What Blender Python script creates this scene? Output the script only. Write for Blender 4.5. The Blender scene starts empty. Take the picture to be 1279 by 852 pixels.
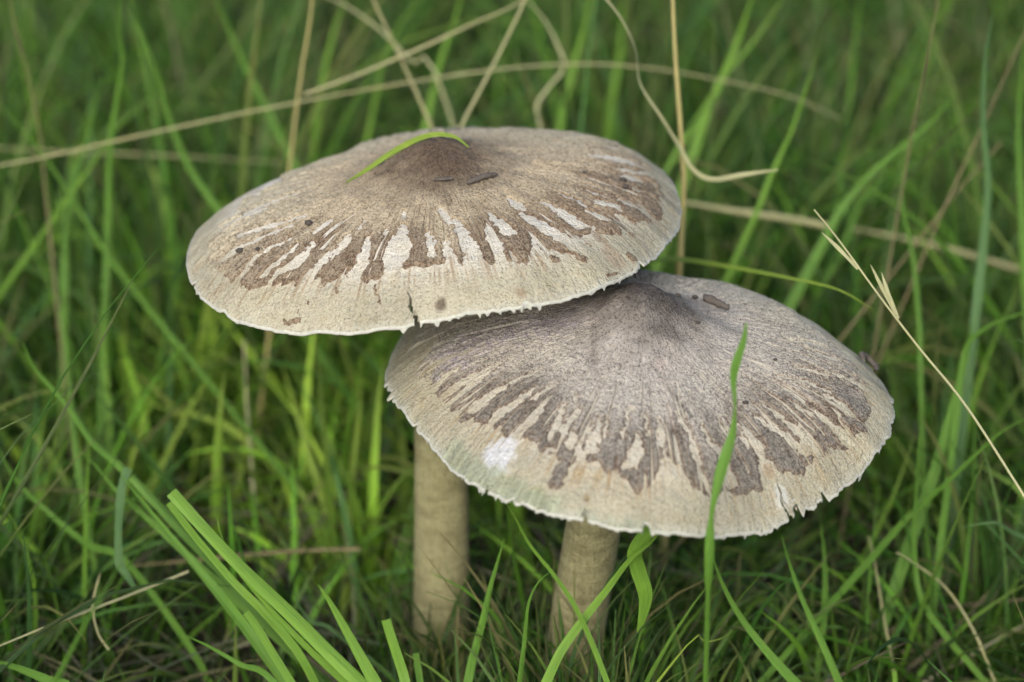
import bpy, math, random
import numpy as np
R_ = math.radians
scene = bpy.context.scene
C = scene.collection
rnd = random.Random(7)
rng = np.random.default_rng(11)

# ------------------------------------------------------------------ camera
PITCH, DIST, FOCAL = R_(27.0), 0.76, 85.0
TARGET = np.array([0.0, 0.0, 0.15])
FWD = np.array([0.0, math.cos(PITCH), -math.sin(PITCH)])
UP = np.array([0.0, math.sin(PITCH), math.cos(PITCH)])
CAM = TARGET - FWD * DIST
cam = bpy.data.cameras.new('camera')
cam.lens, cam.sensor_width = FOCAL, 36.0
cam.clip_start, cam.clip_end = 0.01, 500.0
cam.dof.use_dof = True
cam.dof.focus_distance = 0.735
cam.dof.aperture_fstop = 6.3
cam_o = bpy.data.objects.new('camera', cam)
cam_o.location = CAM
cam_o.rotation_euler = (math.pi / 2 - PITCH, 0, 0)
C.objects.link(cam_o)
scene.camera = cam_o
scene.cycles.use_denoising = True
scene.cycles.sample_clamp_indirect = 2.0

# ------------------------------------------------------------------ light
SUN_EL, SUN_AZ = R_(37), R_(194)          # azimuth measured clockwise from +Y
world = bpy.data.worlds.new('World')
scene.world = world
world.use_nodes = True
nt = world.node_tree
bg = nt.nodes['Background']
sky = nt.nodes.new('ShaderNodeTexSky')
sky.sky_type = 'NISHITA'
sky.sun_disc = False
sky.sun_elevation = SUN_EL
sky.sun_rotation = SUN_AZ
sky.dust_density = 4.0
sky.ozone_density = 1.0
nt.links.new(sky.outputs[0], bg.inputs[0])
bg.inputs[1].default_value = 0.14
sun = bpy.data.lights.new('sun', 'SUN')
sun.energy = 1.5
sun.angle = R_(38)
sun.color = (1.0, 0.98, 0.93)
sun_o = bpy.data.objects.new('sun', sun)
sun_o.rotation_euler = (math.pi / 2 - SUN_EL, 0, math.pi - SUN_AZ)
C.objects.link(sun_o)
scene.view_settings.view_transform = 'Standard'
scene.view_settings.look = 'None'
scene.view_settings.exposure = 0.9
scene.view_settings.gamma = 1.0


def at(px, py, Y):
    """world point seen at photo position (px, py) whose distance along the ground is Y"""
    f = FOCAL / 36.0 * 1279
    d = FWD + np.array([1.0, 0, 0]) * ((px - 639.5) / f) - UP * ((py - 426) / f)
    return CAM + d * ((Y - CAM[1]) / d[1])


def proj(P):
    f = FOCAL / 36.0 * 1279
    d = P - CAM
    z = d @ FWD
    return 639.5 + f * d[..., 0] / z, 426 - f * (d @ UP) / z


# ------------------------------------------------------------------ helpers
def tag(o, label=None, cat=None, group=None, kind=None):
    if label: o['label'] = label
    if cat: o['category'] = cat
    if group: o['group'] = group
    if kind: o['kind'] = kind
    return o


def empty(name, loc, label, cat, group=None):
    o = bpy.data.objects.new(name, None)
    o.empty_display_size = 0.02
    o.location = loc
    C.objects.link(o)
    return tag(o, label, cat, group)


def mesh_obj(name, V, F, mat, parent=None, smooth=True, attrs=None, origin=None):
    """V (n,3) array, F (m,4) or (m,3) array -> ONE linked mesh object"""
    V = np.asarray(V, dtype=np.float64)
    F = np.asarray(F, dtype=np.int32)
    if parent is not None:
        V = V - np.array(parent_world(parent))
    elif origin is not None:
        V = V - np.asarray(origin)
    me = bpy.data.meshes.new(name)
    k = F.shape[1]
    me.vertices.add(len(V))
    me.vertices.foreach_set('co', V.astype(np.float32).ravel())
    me.loops.add(F.size)
    me.loops.foreach_set('vertex_index', F.ravel())
    me.polygons.add(len(F))
    me.polygons.foreach_set('loop_start', np.arange(0, F.size, k, dtype=np.int32))
    me.polygons.foreach_set('loop_total', np.full(len(F), k, dtype=np.int32))
    me.polygons.foreach_set('use_smooth', np.full(len(F), smooth, dtype=bool))
    for an, av in (attrs or {}).items():
        av = np.asarray(av, dtype=np.float32)
        if av.ndim == 1:
            a = me.attributes.new(an, 'FLOAT', 'POINT')
            a.data.foreach_set('value', av)
        else:
            a = me.attributes.new(an, 'FLOAT_VECTOR', 'POINT')
            a.data.foreach_set('vector', av.ravel())
    me.update(calc_edges=True)
    me.materials.append(mat)
    o = bpy.data.objects.new(name, me)
    if parent is not None:
        o.parent = parent
    elif origin is not None:
        o.location = origin
    C.objects.link(o)
    return o


def parent_world(p):
    v = np.zeros(3)
    while p is not None:
        v = v + np.array(p.location)
        p = p.parent
    return v


def hash3(ix, iy, iz, seed):
    h = (ix.astype(np.uint32) * np.uint32(374761393) + iy.astype(np.uint32) * np.uint32(668265263)
         + iz.astype(np.uint32) * np.uint32(2147483647) + np.uint32(seed * 974711 + 13))
    h = (h ^ (h >> np.uint32(13))) * np.uint32(1274126177)
    h = h ^ (h >> np.uint32(16))
    return (h & np.uint32(0xFFFFFF)).astype(np.float64) / 0xFFFFFF


def vnoise(x, y, z, seed=0):
    x, y, z = np.broadcast_arrays(x, y, z)
    X, Y, Z = np.floor(x), np.floor(y), np.floor(z)
    fx, fy, fz = x - X, y - Y, z - Z
    fx, fy, fz = (t * t * (3 - 2 * t) for t in (fx, fy, fz))
    X, Y, Z = (t.astype(np.int64) + 4096 for t in (X, Y, Z))
    r = 0
    for a in (0, 1):
        for b in (0, 1):
            for c in (0, 1):
                w = (fx if a else 1 - fx) * (fy if b else 1 - fy) * (fz if c else 1 - fz)
                r = r + w * hash3(X + a, Y + b, Z + c, seed)
    return r


def sstep(a, b, x):
    t = np.clip((x - a) / (b - a), 0, 1)
    return t * t * (3 - 2 * t)


# ------------------------------------------------------------------ materials
class NT:
    def __init__(self, name):
        self.m = bpy.data.materials.new(name)
        self.m.use_nodes = True
        self.t = self.m.node_tree
        self.b = self.t.nodes['Principled BSDF']
        self.out = self.t.nodes['Material Output']

    def n(self, typ, **kw):
        nd = self.t.nodes.new(typ)
        for k, v in kw.items():
            setattr(nd, k, v)
        return nd

    def l(self, a, b):
        self.t.links.new(a, b)

    def attr(self, name):
        return self.n('ShaderNodeAttribute', attribute_name=name)

    def noise(self, vec, scale, detail=3, rough=0.6):
        nd = self.n('ShaderNodeTexNoise')
        nd.inputs['Scale'].default_value = scale
        nd.inputs['Detail'].default_value = detail
        nd.inputs['Roughness'].default_value = rough
        if vec is not None: self.l(vec, nd.inputs['Vector'])
        return nd.outputs['Fac']

    def ramp(self, fac, lo, hi, a=0.0, b=1.0):
        nd = self.n('ShaderNodeMapRange')
        nd.inputs[1].default_value, nd.inputs[2].default_value = lo, hi
        nd.inputs[3].default_value, nd.inputs[4].default_value = a, b
        self.l(fac, nd.inputs[0])
        return nd.outputs[0]

    def math(self, op, a, b):
        nd = self.n('ShaderNodeMath', operation=op)
        for i, v in enumerate((a, b)):
            if isinstance(v, (int, float)): nd.inputs[i].default_value = v
            else: self.l(v, nd.inputs[i])
        return nd.outputs[0]

    def mix(self, fac, a, b, typ='MIX'):
        nd = self.n('ShaderNodeMix', data_type='RGBA', blend_type=typ)
        for i, v in ((0, fac), (6, a), (7, b)):
            if isinstance(v, (int, float)): nd.inputs[i].default_value = v
            elif isinstance(v, tuple): nd.inputs[i].default_value = (*v, 1)
            else: self.l(v, nd.inputs[i])
        return nd.outputs[2]

    def bump(self, h, dist, strength=1.0, prev=None):
        nd = self.n('ShaderNodeBump')
        nd.inputs['Distance'].default_value = dist
        nd.inputs['Strength'].default_value = strength
        self.l(h, nd.inputs['Height'])
        if prev is not None: self.l(prev, nd.inputs['Normal'])
        return nd.outputs[0]

    def coord(self):
        return self.n('ShaderNodeNewGeometry').outputs['Position']

    def scale(self, vec, s):
        nd = self.n('ShaderNodeVectorMath', operation='MULTIPLY')
        nd.inputs[1].default_value = s
        self.l(vec, nd.inputs[0])
        return nd.outputs[0]


def flesh_material(name):
    k = NT(name)
    pig, fib, pos = k.attr('pigment').outputs['Color'], k.attr('radial').outputs['Vector'], k.coord()
    fibre = k.noise(k.scale(fib, (60, 60, 9)), 1.0, 4, 0.7)
    grain = k.noise(pos, 1500, 3, 0.65)
    blot = k.noise(pos, 170, 3, 0.6)
    col = k.mix(k.ramp(fibre, 0.48, 0.74, 0, 0.30), pig, k.mix(1.0, pig, (0.60, 0.52, 0.40), 'MULTIPLY'))
    col = k.mix(k.ramp(grain, 0.48, 0.66, 0, 0.55), col, k.mix(1.0, col, (0.52, 0.44, 0.34), 'MULTIPLY'))
    col = k.mix(k.ramp(blot, 0.48, 0.75, 0, 0.42), col, k.mix(1.0, col, (0.85, 0.78, 0.62), 'MULTIPLY'))
    k.l(col, k.b.inputs['Base Color'])
    k.b.inputs['Roughness'].default_value = 0.85
    k.b.inputs['Specular IOR Level'].default_value = 0.2
    nrm = k.bump(grain, 0.0011, 0.9)
    nrm = k.bump(fibre, 0.0010, 0.9, nrm)
    nrm = k.bump(k.noise(pos, 420, 3, 0.6), 0.0018, 0.7, nrm)
    k.l(nrm, k.b.inputs['Normal'])
    return k.m


def cuticle_material(name, crumb):
    k = NT(name)
    pig, fib, pos = k.attr('pigment').outputs['Color'], k.attr('radial').outputs['Vector'], k.coord()
    wear = k.attr('wear').outputs['Fac']
    fine = k.noise(pos, 1900, 2, 0.6)
    mid = k.noise(pos, 750, 3, 0.65)
    fibre = k.noise(k.scale(fib, (85, 85, 7)), 1.0, 4, 0.7)
    big = k.noise(pos, 130, 3, 0.6)
    # the skin breaks up into fine granules: pale ground between, dark grains on top
    s = k.math('ADD', k.math('MULTIPLY', fine, 0.5), k.math('ADD', k.math('MULTIPLY', mid, 0.35), k.math('MULTIPLY', fibre, 0.15)))
    pale = k.math('MULTIPLY', k.ramp(s, 0.475, 0.555, 0, 1), wear)
    dark = k.ramp(s, 0.40, 0.49, 1, 0)
    col = k.mix(k.math('MULTIPLY', dark, 0.85), pig, k.mix(1.0, pig, (0.30, 0.28, 0.27), 'MULTIPLY'))
    col = k.mix(k.ramp(big, 0.40, 0.72, 0, 0.45), col, k.mix(1.0, col, (0.62, 0.57, 0.52), 'MULTIPLY'))
    col = k.mix(k.ramp(fibre, 0.50, 0.75, 0, 0.35), col, k.mix(1.0, col, (0.55, 0.5, 0.46), 'MULTIPLY'))
    col = k.mix(pale, col, crumb)
    k.l(col, k.b.inputs['Base Color'])
    k.b.inputs['Roughness'].default_value = 0.8
    k.b.inputs['Specular IOR Level'].default_value = 0.25
    nrm = k.bump(k.math('MULTIPLY', s, -1.0), 0.0012, 0.8)
    nrm = k.bump(fibre, 0.0007, 0.7, nrm)
    k.l(nrm, k.b.inputs['Normal'])
    return k.m


def plain(name, col, rough=0.8, nscale=400, amt=0.5, bump=0.0004, dark=(0.5, 0.5, 0.5), stretch=None, trans=0.0):
    k = NT(name)
    pos = k.coord() if stretch is None else k.scale(k.coord(), stretch)
    a = k.noise(pos, nscale, 4, 0.65)
    c = k.mix(k.ramp(a, 0.35, 0.7, 0, amt), col, tuple(x * y for x, y in zip(col, dark)))
    k.l(c, k.b.inputs['Base Color'])
    k.b.inputs['Roughness'].default_value = rough
    k.b.inputs['Specular IOR Level'].default_value = 0.25
    k.l(k.bump(a, bump, 0.7), k.b.inputs['Normal'])
    if trans: translucent(k, c, trans)
    return k.m


def translucent(k, c, amt):
    tr = k.n('ShaderNodeBsdfTranslucent')
    k.l(c, tr.inputs['Color'])
    ms = k.n('ShaderNodeMixShader')
    ms.inputs[0].default_value = amt
    k.l(k.b.outputs[0], ms.inputs[1])
    k.l(tr.outputs[0], ms.inputs[2])
    k.l(ms.outputs[0], k.out.inputs['Surface'])


def blade_material(name, col=None, trans=0.4, rough=0.42, vein=0.65):
    """blade colour (own colour or per-blade 'tint') with parallel veins and mottling"""
    k = NT(name)
    base = k.attr('tint').outputs['Color'] if col is None else col
    st = k.attr('along').outputs['Vector']          # x across, y along, z random per blade
    veins = k.noise(k.scale(st, (16, 2.0, 50)), 1.0, 3, 0.6)
    mott = k.noise(k.scale(st, (1.2, 9, 31)), 1.0, 3, 0.6)
    dk = k.mix(1.0, base, (0.58, 0.66, 0.50), 'MULTIPLY')
    c = k.mix(k.ramp(veins, 0.35, 0.7, 0, vein), base, dk)
    c = k.mix(k.ramp(mott, 0.5, 0.8, 0, 0.45), c, k.mix(1.0, base, (1.35, 1.2, 0.85), 'MULTIPLY'))
    k.l(c, k.b.inputs['Base Color'])
    k.b.inputs['Roughness'].default_value = rough
    k.b.inputs['Specular IOR Level'].default_value = 0.3
    k.l(k.bump(veins, 0.0006, 0.8), k.b.inputs['Normal'])
    translucent(k, c, trans)
    return k.m


M = {}
M['flesh'] = flesh_material('mushroom_flesh')
M['skin_tan'] = cuticle_material('tan_skin', (0.40, 0.37, 0.28))
M['skin_grey'] = cuticle_material('grey_skin', (0.38, 0.36, 0.29))
M['gill'] = plain('pale_gill', (0.50, 0.47, 0.38), 0.8, 300, 0.3)
M['fringe'] = plain('white_fringe', (0.51, 0.525, 0.47), 0.85, 900, 0.5, trans=0.3)
def stem_material(name):
    k = NT(name)
    pos = k.coord()
    fib = k.noise(k.scale(pos, (1, 1, 0.06)), 1500, 4, 0.7)
    band = k.noise(k.scale(pos, (1, 1, 2.6)), 110, 3, 0.65)
    grn = k.noise(pos, 1300, 3, 0.65)
    c = k.mix(k.ramp(band, 0.42, 0.62, 0, 0.55), (0.26, 0.25, 0.135), (0.155, 0.14, 0.072))
    c = k.mix(k.ramp(fib, 0.45, 0.7, 0, 0.55), c, k.mix(1.0, c, (0.55, 0.5, 0.42), 'MULTIPLY'))
    c = k.mix(k.ramp(grn, 0.5, 0.66, 0, 0.6), c, k.mix(1.0, c, (0.5, 0.47, 0.4), 'MULTIPLY'))
    k.l(c, k.b.inputs['Base Color'])
    k.b.inputs['Roughness'].default_value = 0.85
    k.b.inputs['Specular IOR Level'].default_value = 0.2
    k.l(k.bump(grn, 0.0008, 0.8, k.bump(fib, 0.0010, 0.8, k.bump(band, 0.002, 0.6))), k.b.inputs['Normal'])
    return k.m


M['stem'] = stem_material('buff_stem')
M['dirt'] = plain('dark_dirt', (0.055, 0.048, 0.042), 0.9, 900, 0.6, 0.0006)
M['bark'] = plain('grey_bark', (0.085, 0.075, 0.065), 0.9, 700, 0.7, 0.0006)
M['soil'] = plain('soil', (0.035, 0.028, 0.018), 0.95, 120, 0.7, 0.004)
M['tinted'] = blade_material('grass_tinted')
M['thatch'] = blade_material('dry_thatch', None, 0.15, 0.8, 0.6)
M['fresh'] = blade_material('fresh_grass', (0.165, 0.32, 0.045))
M['mid'] = blade_material('mid_grass', (0.115, 0.25, 0.036))
M['lime'] = blade_material('lime_grass', (0.26, 0.38, 0.06))
M['blue'] = blade_material('bluish_grass', (0.10, 0.20, 0.075))
M['straw'] = blade_material('yellow_straw', (0.44, 0.385, 0.17), 0.1, 0.7)
M['pale'] = blade_material('pale_straw', (0.45, 0.445, 0.26), 0.2, 0.7)
M['olive'] = blade_material('olive_straw', (0.34, 0.33, 0.18), 0.15, 0.7)
M['brown'] = blade_material('brown_straw', (0.19, 0.16, 0.085), 0.1, 0.8)
EDGE_A=[(-3.076,0.781),(-2.98,0.895),(-2.91,0.918),(-2.762,0.918),(-2.47,0.904),(-2.313,0.863),(-2.09,0.845),(-1.981,0.822),(-1.841,0.831),(-1.737,0.804),(-1.553,0.822),(-1.427,0.813),(-1.305,0.808),(-1.165,0.845),(-1.004,0.845),(-0.746,0.826),(-0.585,0.872),(-0.266,0.922),(0.1,0.936),(0.236,0.918),(0.38,0.877),(0.476,0.767),(0.716,0.648),(1.108,0.676),(2.478,0.575),(2.941,0.667)]
GAPS_A=[[-0.452,-0.433,0.0092,-0.397,-0.377,0.0121],[-0.626,-0.594,0.0068,-0.595,-0.58,0.014,-0.53,-0.573,0.0199,-0.46,-0.502,0.008],[-0.746,-0.26,0.0098,-0.603,-0.284,0.0129,-0.478,-0.296,0.0065],[-0.765,-0.337,0.0084,-0.649,-0.345,0.0109,-0.541,-0.341,0.0066],[-0.663,-0.439,0.0082,-0.558,-0.42,0.0087],[-0.647,-0.543,0.0058,-0.576,-0.514,0.0099,-0.524,-0.476,0.0049],[-0.375,-0.595,0.012,-0.356,-0.564,0.0148,-0.333,-0.518,0.0074],[-0.494,-0.674,0.0177,-0.448,-0.634,0.0147,-0.398,-0.585,0.0072],[-0.328,-0.773,0.0221,-0.287,-0.711,0.0227,-0.256,-0.556,0.0065],[-0.176,-0.826,0.0256,-0.157,-0.788,0.0328,-0.14,-0.689,0.0428,-0.119,-0.549,0.0115],[-0.121,-0.478,0.0062,-0.114,-0.442,0.0066],[-0.0,-0.731,0.0128,-0.006,-0.662,0.0124,-0.016,-0.607,0.0053],[0.037,-0.451,0.0082,0.07,-0.548,0.0104],[0.098,-0.539,0.01,0.121,-0.623,0.019,0.158,-0.741,0.0234],[0.051,-0.683,0.0064,0.069,-0.755,0.0172,0.082,-0.818,0.0199],[0.216,-0.474,0.0052,0.249,-0.539,0.016,0.293,-0.614,0.0225],[0.214,-0.597,0.0057,0.219,-0.673,0.0078],[0.16,-0.825,0.0154,0.141,-0.759,0.0142],[0.27,-0.796,0.0128,0.262,-0.692,0.0097],[0.303,-0.377,0.0091,0.333,-0.412,0.0178,0.358,-0.45,0.0105],[0.347,-0.487,0.0114,0.397,-0.536,0.0209,0.456,-0.589,0.0226],[0.443,-0.382,0.0093,0.503,-0.437,0.0172,0.576,-0.514,0.0245],[0.416,-0.766,0.0251,0.397,-0.694,0.0139,0.387,-0.631,0.0055],[0.615,-0.403,0.0094,0.691,-0.428,0.0158],[0.636,-0.216,0.0081,0.709,-0.241,0.0118],[0.661,-0.301,0.0074,0.753,-0.293,0.0143],[0.63,0.154,0.0135,0.727,0.181,0.0193,0.811,0.221,0.0164],[0.797,-0.056,0.0087,0.893,-0.055,0.0195],[0.766,-0.227,0.0124,0.869,-0.213,0.0167],[0.515,-0.295,0.0073,0.603,-0.362,0.0099],[0.602,-0.586,0.0184,0.635,-0.5,0.0079],[0.537,-0.64,0.0194,0.508,-0.605,0.0111],[-0.292,-0.501,0.0045,-0.273,-0.438,0.0046],[-0.191,-0.572,0.0043,-0.186,-0.54,0.0061],[-0.827,-0.15,0.0118,-0.661,-0.141,0.0074],[-0.731,-0.113,0.013,-0.542,-0.081,0.0092],[0.753,0.089,0.0092,0.875,0.19,0.0148],[0.801,-0.399,0.0273,0.748,-0.353,0.0135],[-0.798,-0.351,0.0144,-0.705,-0.336,0.0083]]
SCALES_A=[[-0.823,-0.375,0.0127,-0.739,-0.418,0.0323,-0.662,-0.422,0.0163],[-0.873,-0.218,0.0112,-0.82,-0.204,0.0149],[-0.704,-0.56,0.0128,-0.667,-0.569,0.0178],[-0.577,-0.635,0.013,-0.523,-0.634,0.0291,-0.445,-0.58,0.025],[-0.427,-0.718,0.0188,-0.4,-0.707,0.0257,-0.366,-0.674,0.0271],[-0.389,-0.781,0.0112,-0.389,-0.781,0.0112],[-0.585,-0.777,0.0101,-0.545,-0.8,0.0111],[-0.536,-0.773,0.0055,-0.536,-0.773,0.0055],[-0.495,-0.762,0.0064,-0.495,-0.762,0.0064],[-0.227,-0.733,0.0288,-0.224,-0.781,0.023],[-0.238,-0.83,0.0084,-0.228,-0.865,0.0045,-0.218,-0.892,0.004],[-0.014,-0.785,0.0186,0.024,-0.785,0.0252],[-0.111,-0.787,0.0083,-0.097,-0.761,0.0081],[0.113,-0.759,0.0167,0.115,-0.791,0.0139],[0.213,-0.756,0.0171,0.207,-0.701,0.0159],[0.284,-0.653,0.0136,0.313,-0.72,0.0153,0.342,-0.768,0.0161],[0.342,-0.768,0.0136,0.369,-0.709,0.0114,0.37,-0.635,0.0121],[0.421,-0.619,0.0149,0.488,-0.672,0.0227,0.529,-0.676,0.01],[0.529,-0.676,0.0103,0.569,-0.697,0.0208],[0.467,-0.726,0.0166,0.467,-0.726,0.0166],[0.557,-0.567,0.016,0.608,-0.533,0.0172],[0.658,-0.478,0.0248,0.722,-0.464,0.0313],[0.599,-0.615,0.008,0.599,-0.615,0.008],[0.881,-0.089,0.046,0.906,-0.172,0.0267],[0.807,-0.294,0.044,0.857,-0.258,0.0296],[0.826,0.0,0.0214,0.878,0.073,0.0259],[0.903,0.103,0.0134,0.915,0.076,0.0142],[0.799,-0.434,0.0131,0.799,-0.434,0.0131],[0.779,-0.582,0.0193,0.779,-0.582,0.0193],[-0.771,0.034,0.0255,-0.771,0.034,0.0255],[-0.605,-0.053,0.0167,-0.605,-0.053,0.0167],[-0.666,-0.708,0.0042,-0.666,-0.708,0.0042],[0.063,-0.806,0.004,0.063,-0.806,0.004],[0.66,-0.727,0.0063,0.715,-0.679,0.0084]]
EDGE_B=[(-3.124,0.9),(-3.002,0.877),(-2.841,0.89),(-2.666,0.881),(-2.539,0.872),(-2.461,0.84),(-2.343,0.84),(-2.234,0.817),(-2.121,0.781),(-2.011,0.826),(-1.898,0.845),(-1.811,0.813),(-1.728,0.836),(-1.676,0.849),(-1.601,0.863),(-1.549,0.845),(-1.484,0.776),(-1.414,0.795),(-1.361,0.868),(-1.283,0.877),(-1.222,0.89),(-1.038,0.895),(-0.942,0.858),(-0.825,0.881),(-0.75,0.904),(-0.524,0.895),(-0.34,0.918),(-0.218,0.909),(-0.074,0.854),(0.087,0.84),(0.231,0.795),(0.428,0.74),(0.676,0.689),(0.894,0.598),(1.222,0.612),(2.849,0.895),(2.91,0.922),(2.937,0.758)]
GAPS_B=[[-0.877,-0.088,0.0216,-0.824,-0.061,0.0181,-0.764,-0.067,0.017,-0.682,-0.066,0.0064],[-0.831,-0.215,0.0153,-0.804,-0.193,0.0117,-0.756,-0.178,0.006],[-0.821,-0.307,0.0158,-0.754,-0.278,0.0186,-0.679,-0.257,0.0156,-0.598,-0.239,0.0057],[-0.695,-0.447,0.0218,-0.649,-0.434,0.0221,-0.611,-0.408,0.0145,-0.57,-0.388,0.0074],[-0.612,-0.556,0.0136,-0.572,-0.524,0.0187,-0.506,-0.488,0.0149,-0.435,-0.431,0.0065],[-0.464,-0.622,0.0171,-0.429,-0.58,0.0191,-0.383,-0.523,0.0059],[-0.348,-0.668,0.0115,-0.324,-0.603,0.0134,-0.304,-0.521,0.0049],[-0.301,-0.646,0.0129,-0.271,-0.589,0.0118,-0.242,-0.537,0.0068],[-0.257,-0.499,0.0051,-0.249,-0.478,0.0049],[-0.275,-0.706,0.0116,-0.266,-0.666,0.0112],[-0.232,-0.77,0.0141,-0.245,-0.722,0.0106],[-0.2,-0.722,0.0201,-0.184,-0.674,0.0137,-0.171,-0.587,0.0045],[-0.088,-0.67,0.004,-0.075,-0.607,0.0068,-0.058,-0.531,0.0045],[-0.068,-0.782,0.0194,-0.038,-0.734,0.0178,-0.035,-0.666,0.0058],[0.043,-0.583,0.0044,0.052,-0.656,0.0129,0.051,-0.692,0.0091],[0.062,-0.833,0.0219,0.068,-0.778,0.0172,0.063,-0.719,0.0048],[0.166,-0.641,0.0069,0.184,-0.688,0.0124,0.197,-0.737,0.0101],[0.111,-0.532,0.004,0.14,-0.582,0.0069,0.166,-0.631,0.0079],[0.224,-0.608,0.0064,0.255,-0.655,0.0091,0.29,-0.691,0.0115],[0.335,-0.78,0.0241,0.313,-0.745,0.0195,0.293,-0.699,0.0083],[0.387,-0.543,0.0068,0.432,-0.578,0.0139,0.478,-0.617,0.0204,0.516,-0.691,0.034],[0.396,-0.603,0.0067,0.421,-0.619,0.0106],[0.462,-0.474,0.0043,0.52,-0.493,0.0102,0.595,-0.513,0.0121,0.645,-0.532,0.0202],[0.481,-0.4,0.0047,0.56,-0.426,0.0085,0.643,-0.467,0.0174,0.692,-0.508,0.0243],[0.585,-0.338,0.0046,0.677,-0.36,0.0106],[0.665,-0.324,0.0045,0.754,-0.36,0.0123,0.824,-0.384,0.0218],[0.713,-0.228,0.0049,0.803,-0.246,0.0103,0.849,-0.284,0.0089],[0.749,-0.085,0.0094,0.865,-0.072,0.0144],[0.617,-0.2,0.0051,0.741,-0.199,0.0076],[0.527,-0.218,0.005,0.646,-0.198,0.0051],[0.648,0.008,0.0065,0.78,0.034,0.012],[-0.54,-0.367,0.0051,-0.42,-0.322,0.0052],[-0.439,-0.483,0.0044,-0.359,-0.414,0.0065],[-0.207,-0.667,0.0046,-0.196,-0.613,0.004],[-0.151,-0.668,0.0045,-0.136,-0.587,0.004],[-0.0,-0.658,0.0043,0.002,-0.562,0.004],[0.336,-0.613,0.0065,0.298,-0.56,0.0043],[0.573,0.055,0.0081,0.724,0.095,0.009],[0.722,-0.114,0.0056,0.599,-0.125,0.0057],[-0.37,-0.734,0.008,-0.334,-0.716,0.0069]]
SCALES_B=[[-0.32,-0.845,0.0241,-0.302,-0.808,0.0264,-0.29,-0.755,0.0123],[-0.436,-0.659,0.0143,-0.383,-0.67,0.0133],[-0.196,-0.77,0.0089,-0.196,-0.77,0.0089],[-0.874,-0.111,0.0118,-0.874,-0.111,0.0118],[0.506,-0.625,0.0189,0.574,-0.632,0.0216,0.634,-0.612,0.0208],[0.618,-0.596,0.0207,0.652,-0.613,0.0158],[0.384,-0.722,0.0184,0.436,-0.755,0.0211,0.471,-0.761,0.0171],[0.773,-0.442,0.0162,0.705,-0.449,0.0194],[0.86,-0.292,0.0223,0.799,-0.315,0.0211],[0.879,-0.211,0.0124,0.837,-0.209,0.0207]]

# ------------------------------------------------------------------ mushrooms
def cap_frame(p):
    n = np.array([p[3], p[4], 1.0]); n /= np.linalg.norm(n)
    ex = np.array([1.0, 0, 0]) - n * n[0]; ex /= np.linalg.norm(ex)
    return ex, np.cross(n, ex), n


def cap_point(p, th, r, lift=0.0):
    """upper surface of a cap; lift is a height along the cap's axis in metres"""
    cx, cy, cz, tx, ty, R, a, b, u, s = p[:10]
    rc, zc = p[10:16], p[16:26]
    Rt = R * (1 + sum(rc[2*i] * np.cos((i+2)*th) + rc[2*i+1] * np.sin((i+2)*th) for i in range(3)))
    zr = R * sum(zc[2*i] * np.cos((i+2)*th) + zc[2*i+1] * np.sin((i+2)*th) for i in range(5))
    ct, sn = np.cos(th), np.sin(th)
    fold = (vnoise(ct * 9, sn * 9, r * 2.0, 3) - 0.5) * 0.016 + (vnoise(ct * 26, sn * 26, r * 4, 4) - 0.5) * 0.007
    lump = (vnoise(r * ct * 14, r * sn * 14, r * 0, 8) - 0.5) * 0.010
    z = R * (a * (1 - r**2) + b * (1 - r**6) + u * np.exp(-(r / s)**2) + fold * r**2 + lump) + zr * r**3 + lift
    z = z + R * (p[26] * np.exp(-(r / 0.17)**2.6) + (vnoise(r * ct * 30, r * sn * 30, r * 0, 9) - .5) * 0.016 * np.exp(-(r / 0.30)**2))
    ex, ey, n = cap_frame(p)
    return (np.array([cx, cy, cz]) + (Rt * r * ct)[..., None] * ex + (Rt * r * sn)[..., None] * ey + z[..., None] * n)


def grid_faces(nt, nr, wrap=True):
    i = np.arange(nt if wrap else nt - 1)[:, None]
    j = np.arange(nr - 1)[None, :]
    i2 = (i + 1) % nt
    return np.stack([i * nr + j, i * nr + j + 1, i2 * nr + j + 1, i2 * nr + j], -1)   # (nt, nr-1, 4)


def capsule_dist(X, Y, row):
    """signed distance (negative inside) to a chain of tapered capsules x,y,w,..."""
    pts = np.array(row).reshape(-1, 3)
    d = np.full(X.shape, 9.0)
    for (x0, y0, w0), (x1, y1, w1) in zip(pts[:-1], pts[1:]):
        dx, dy = x1 - x0, y1 - y0
        L = dx * dx + dy * dy
        t = np.clip(((X - x0) * dx + (Y - y0) * dy) / L, 0, 1) if L > 1e-9 else np.zeros_like(X)
        d = np.minimum(d, np.hypot(X - x0 - t * dx, Y - y0 - t * dy) - (w0 + (w1 - w0) * t))
    return d


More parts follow.
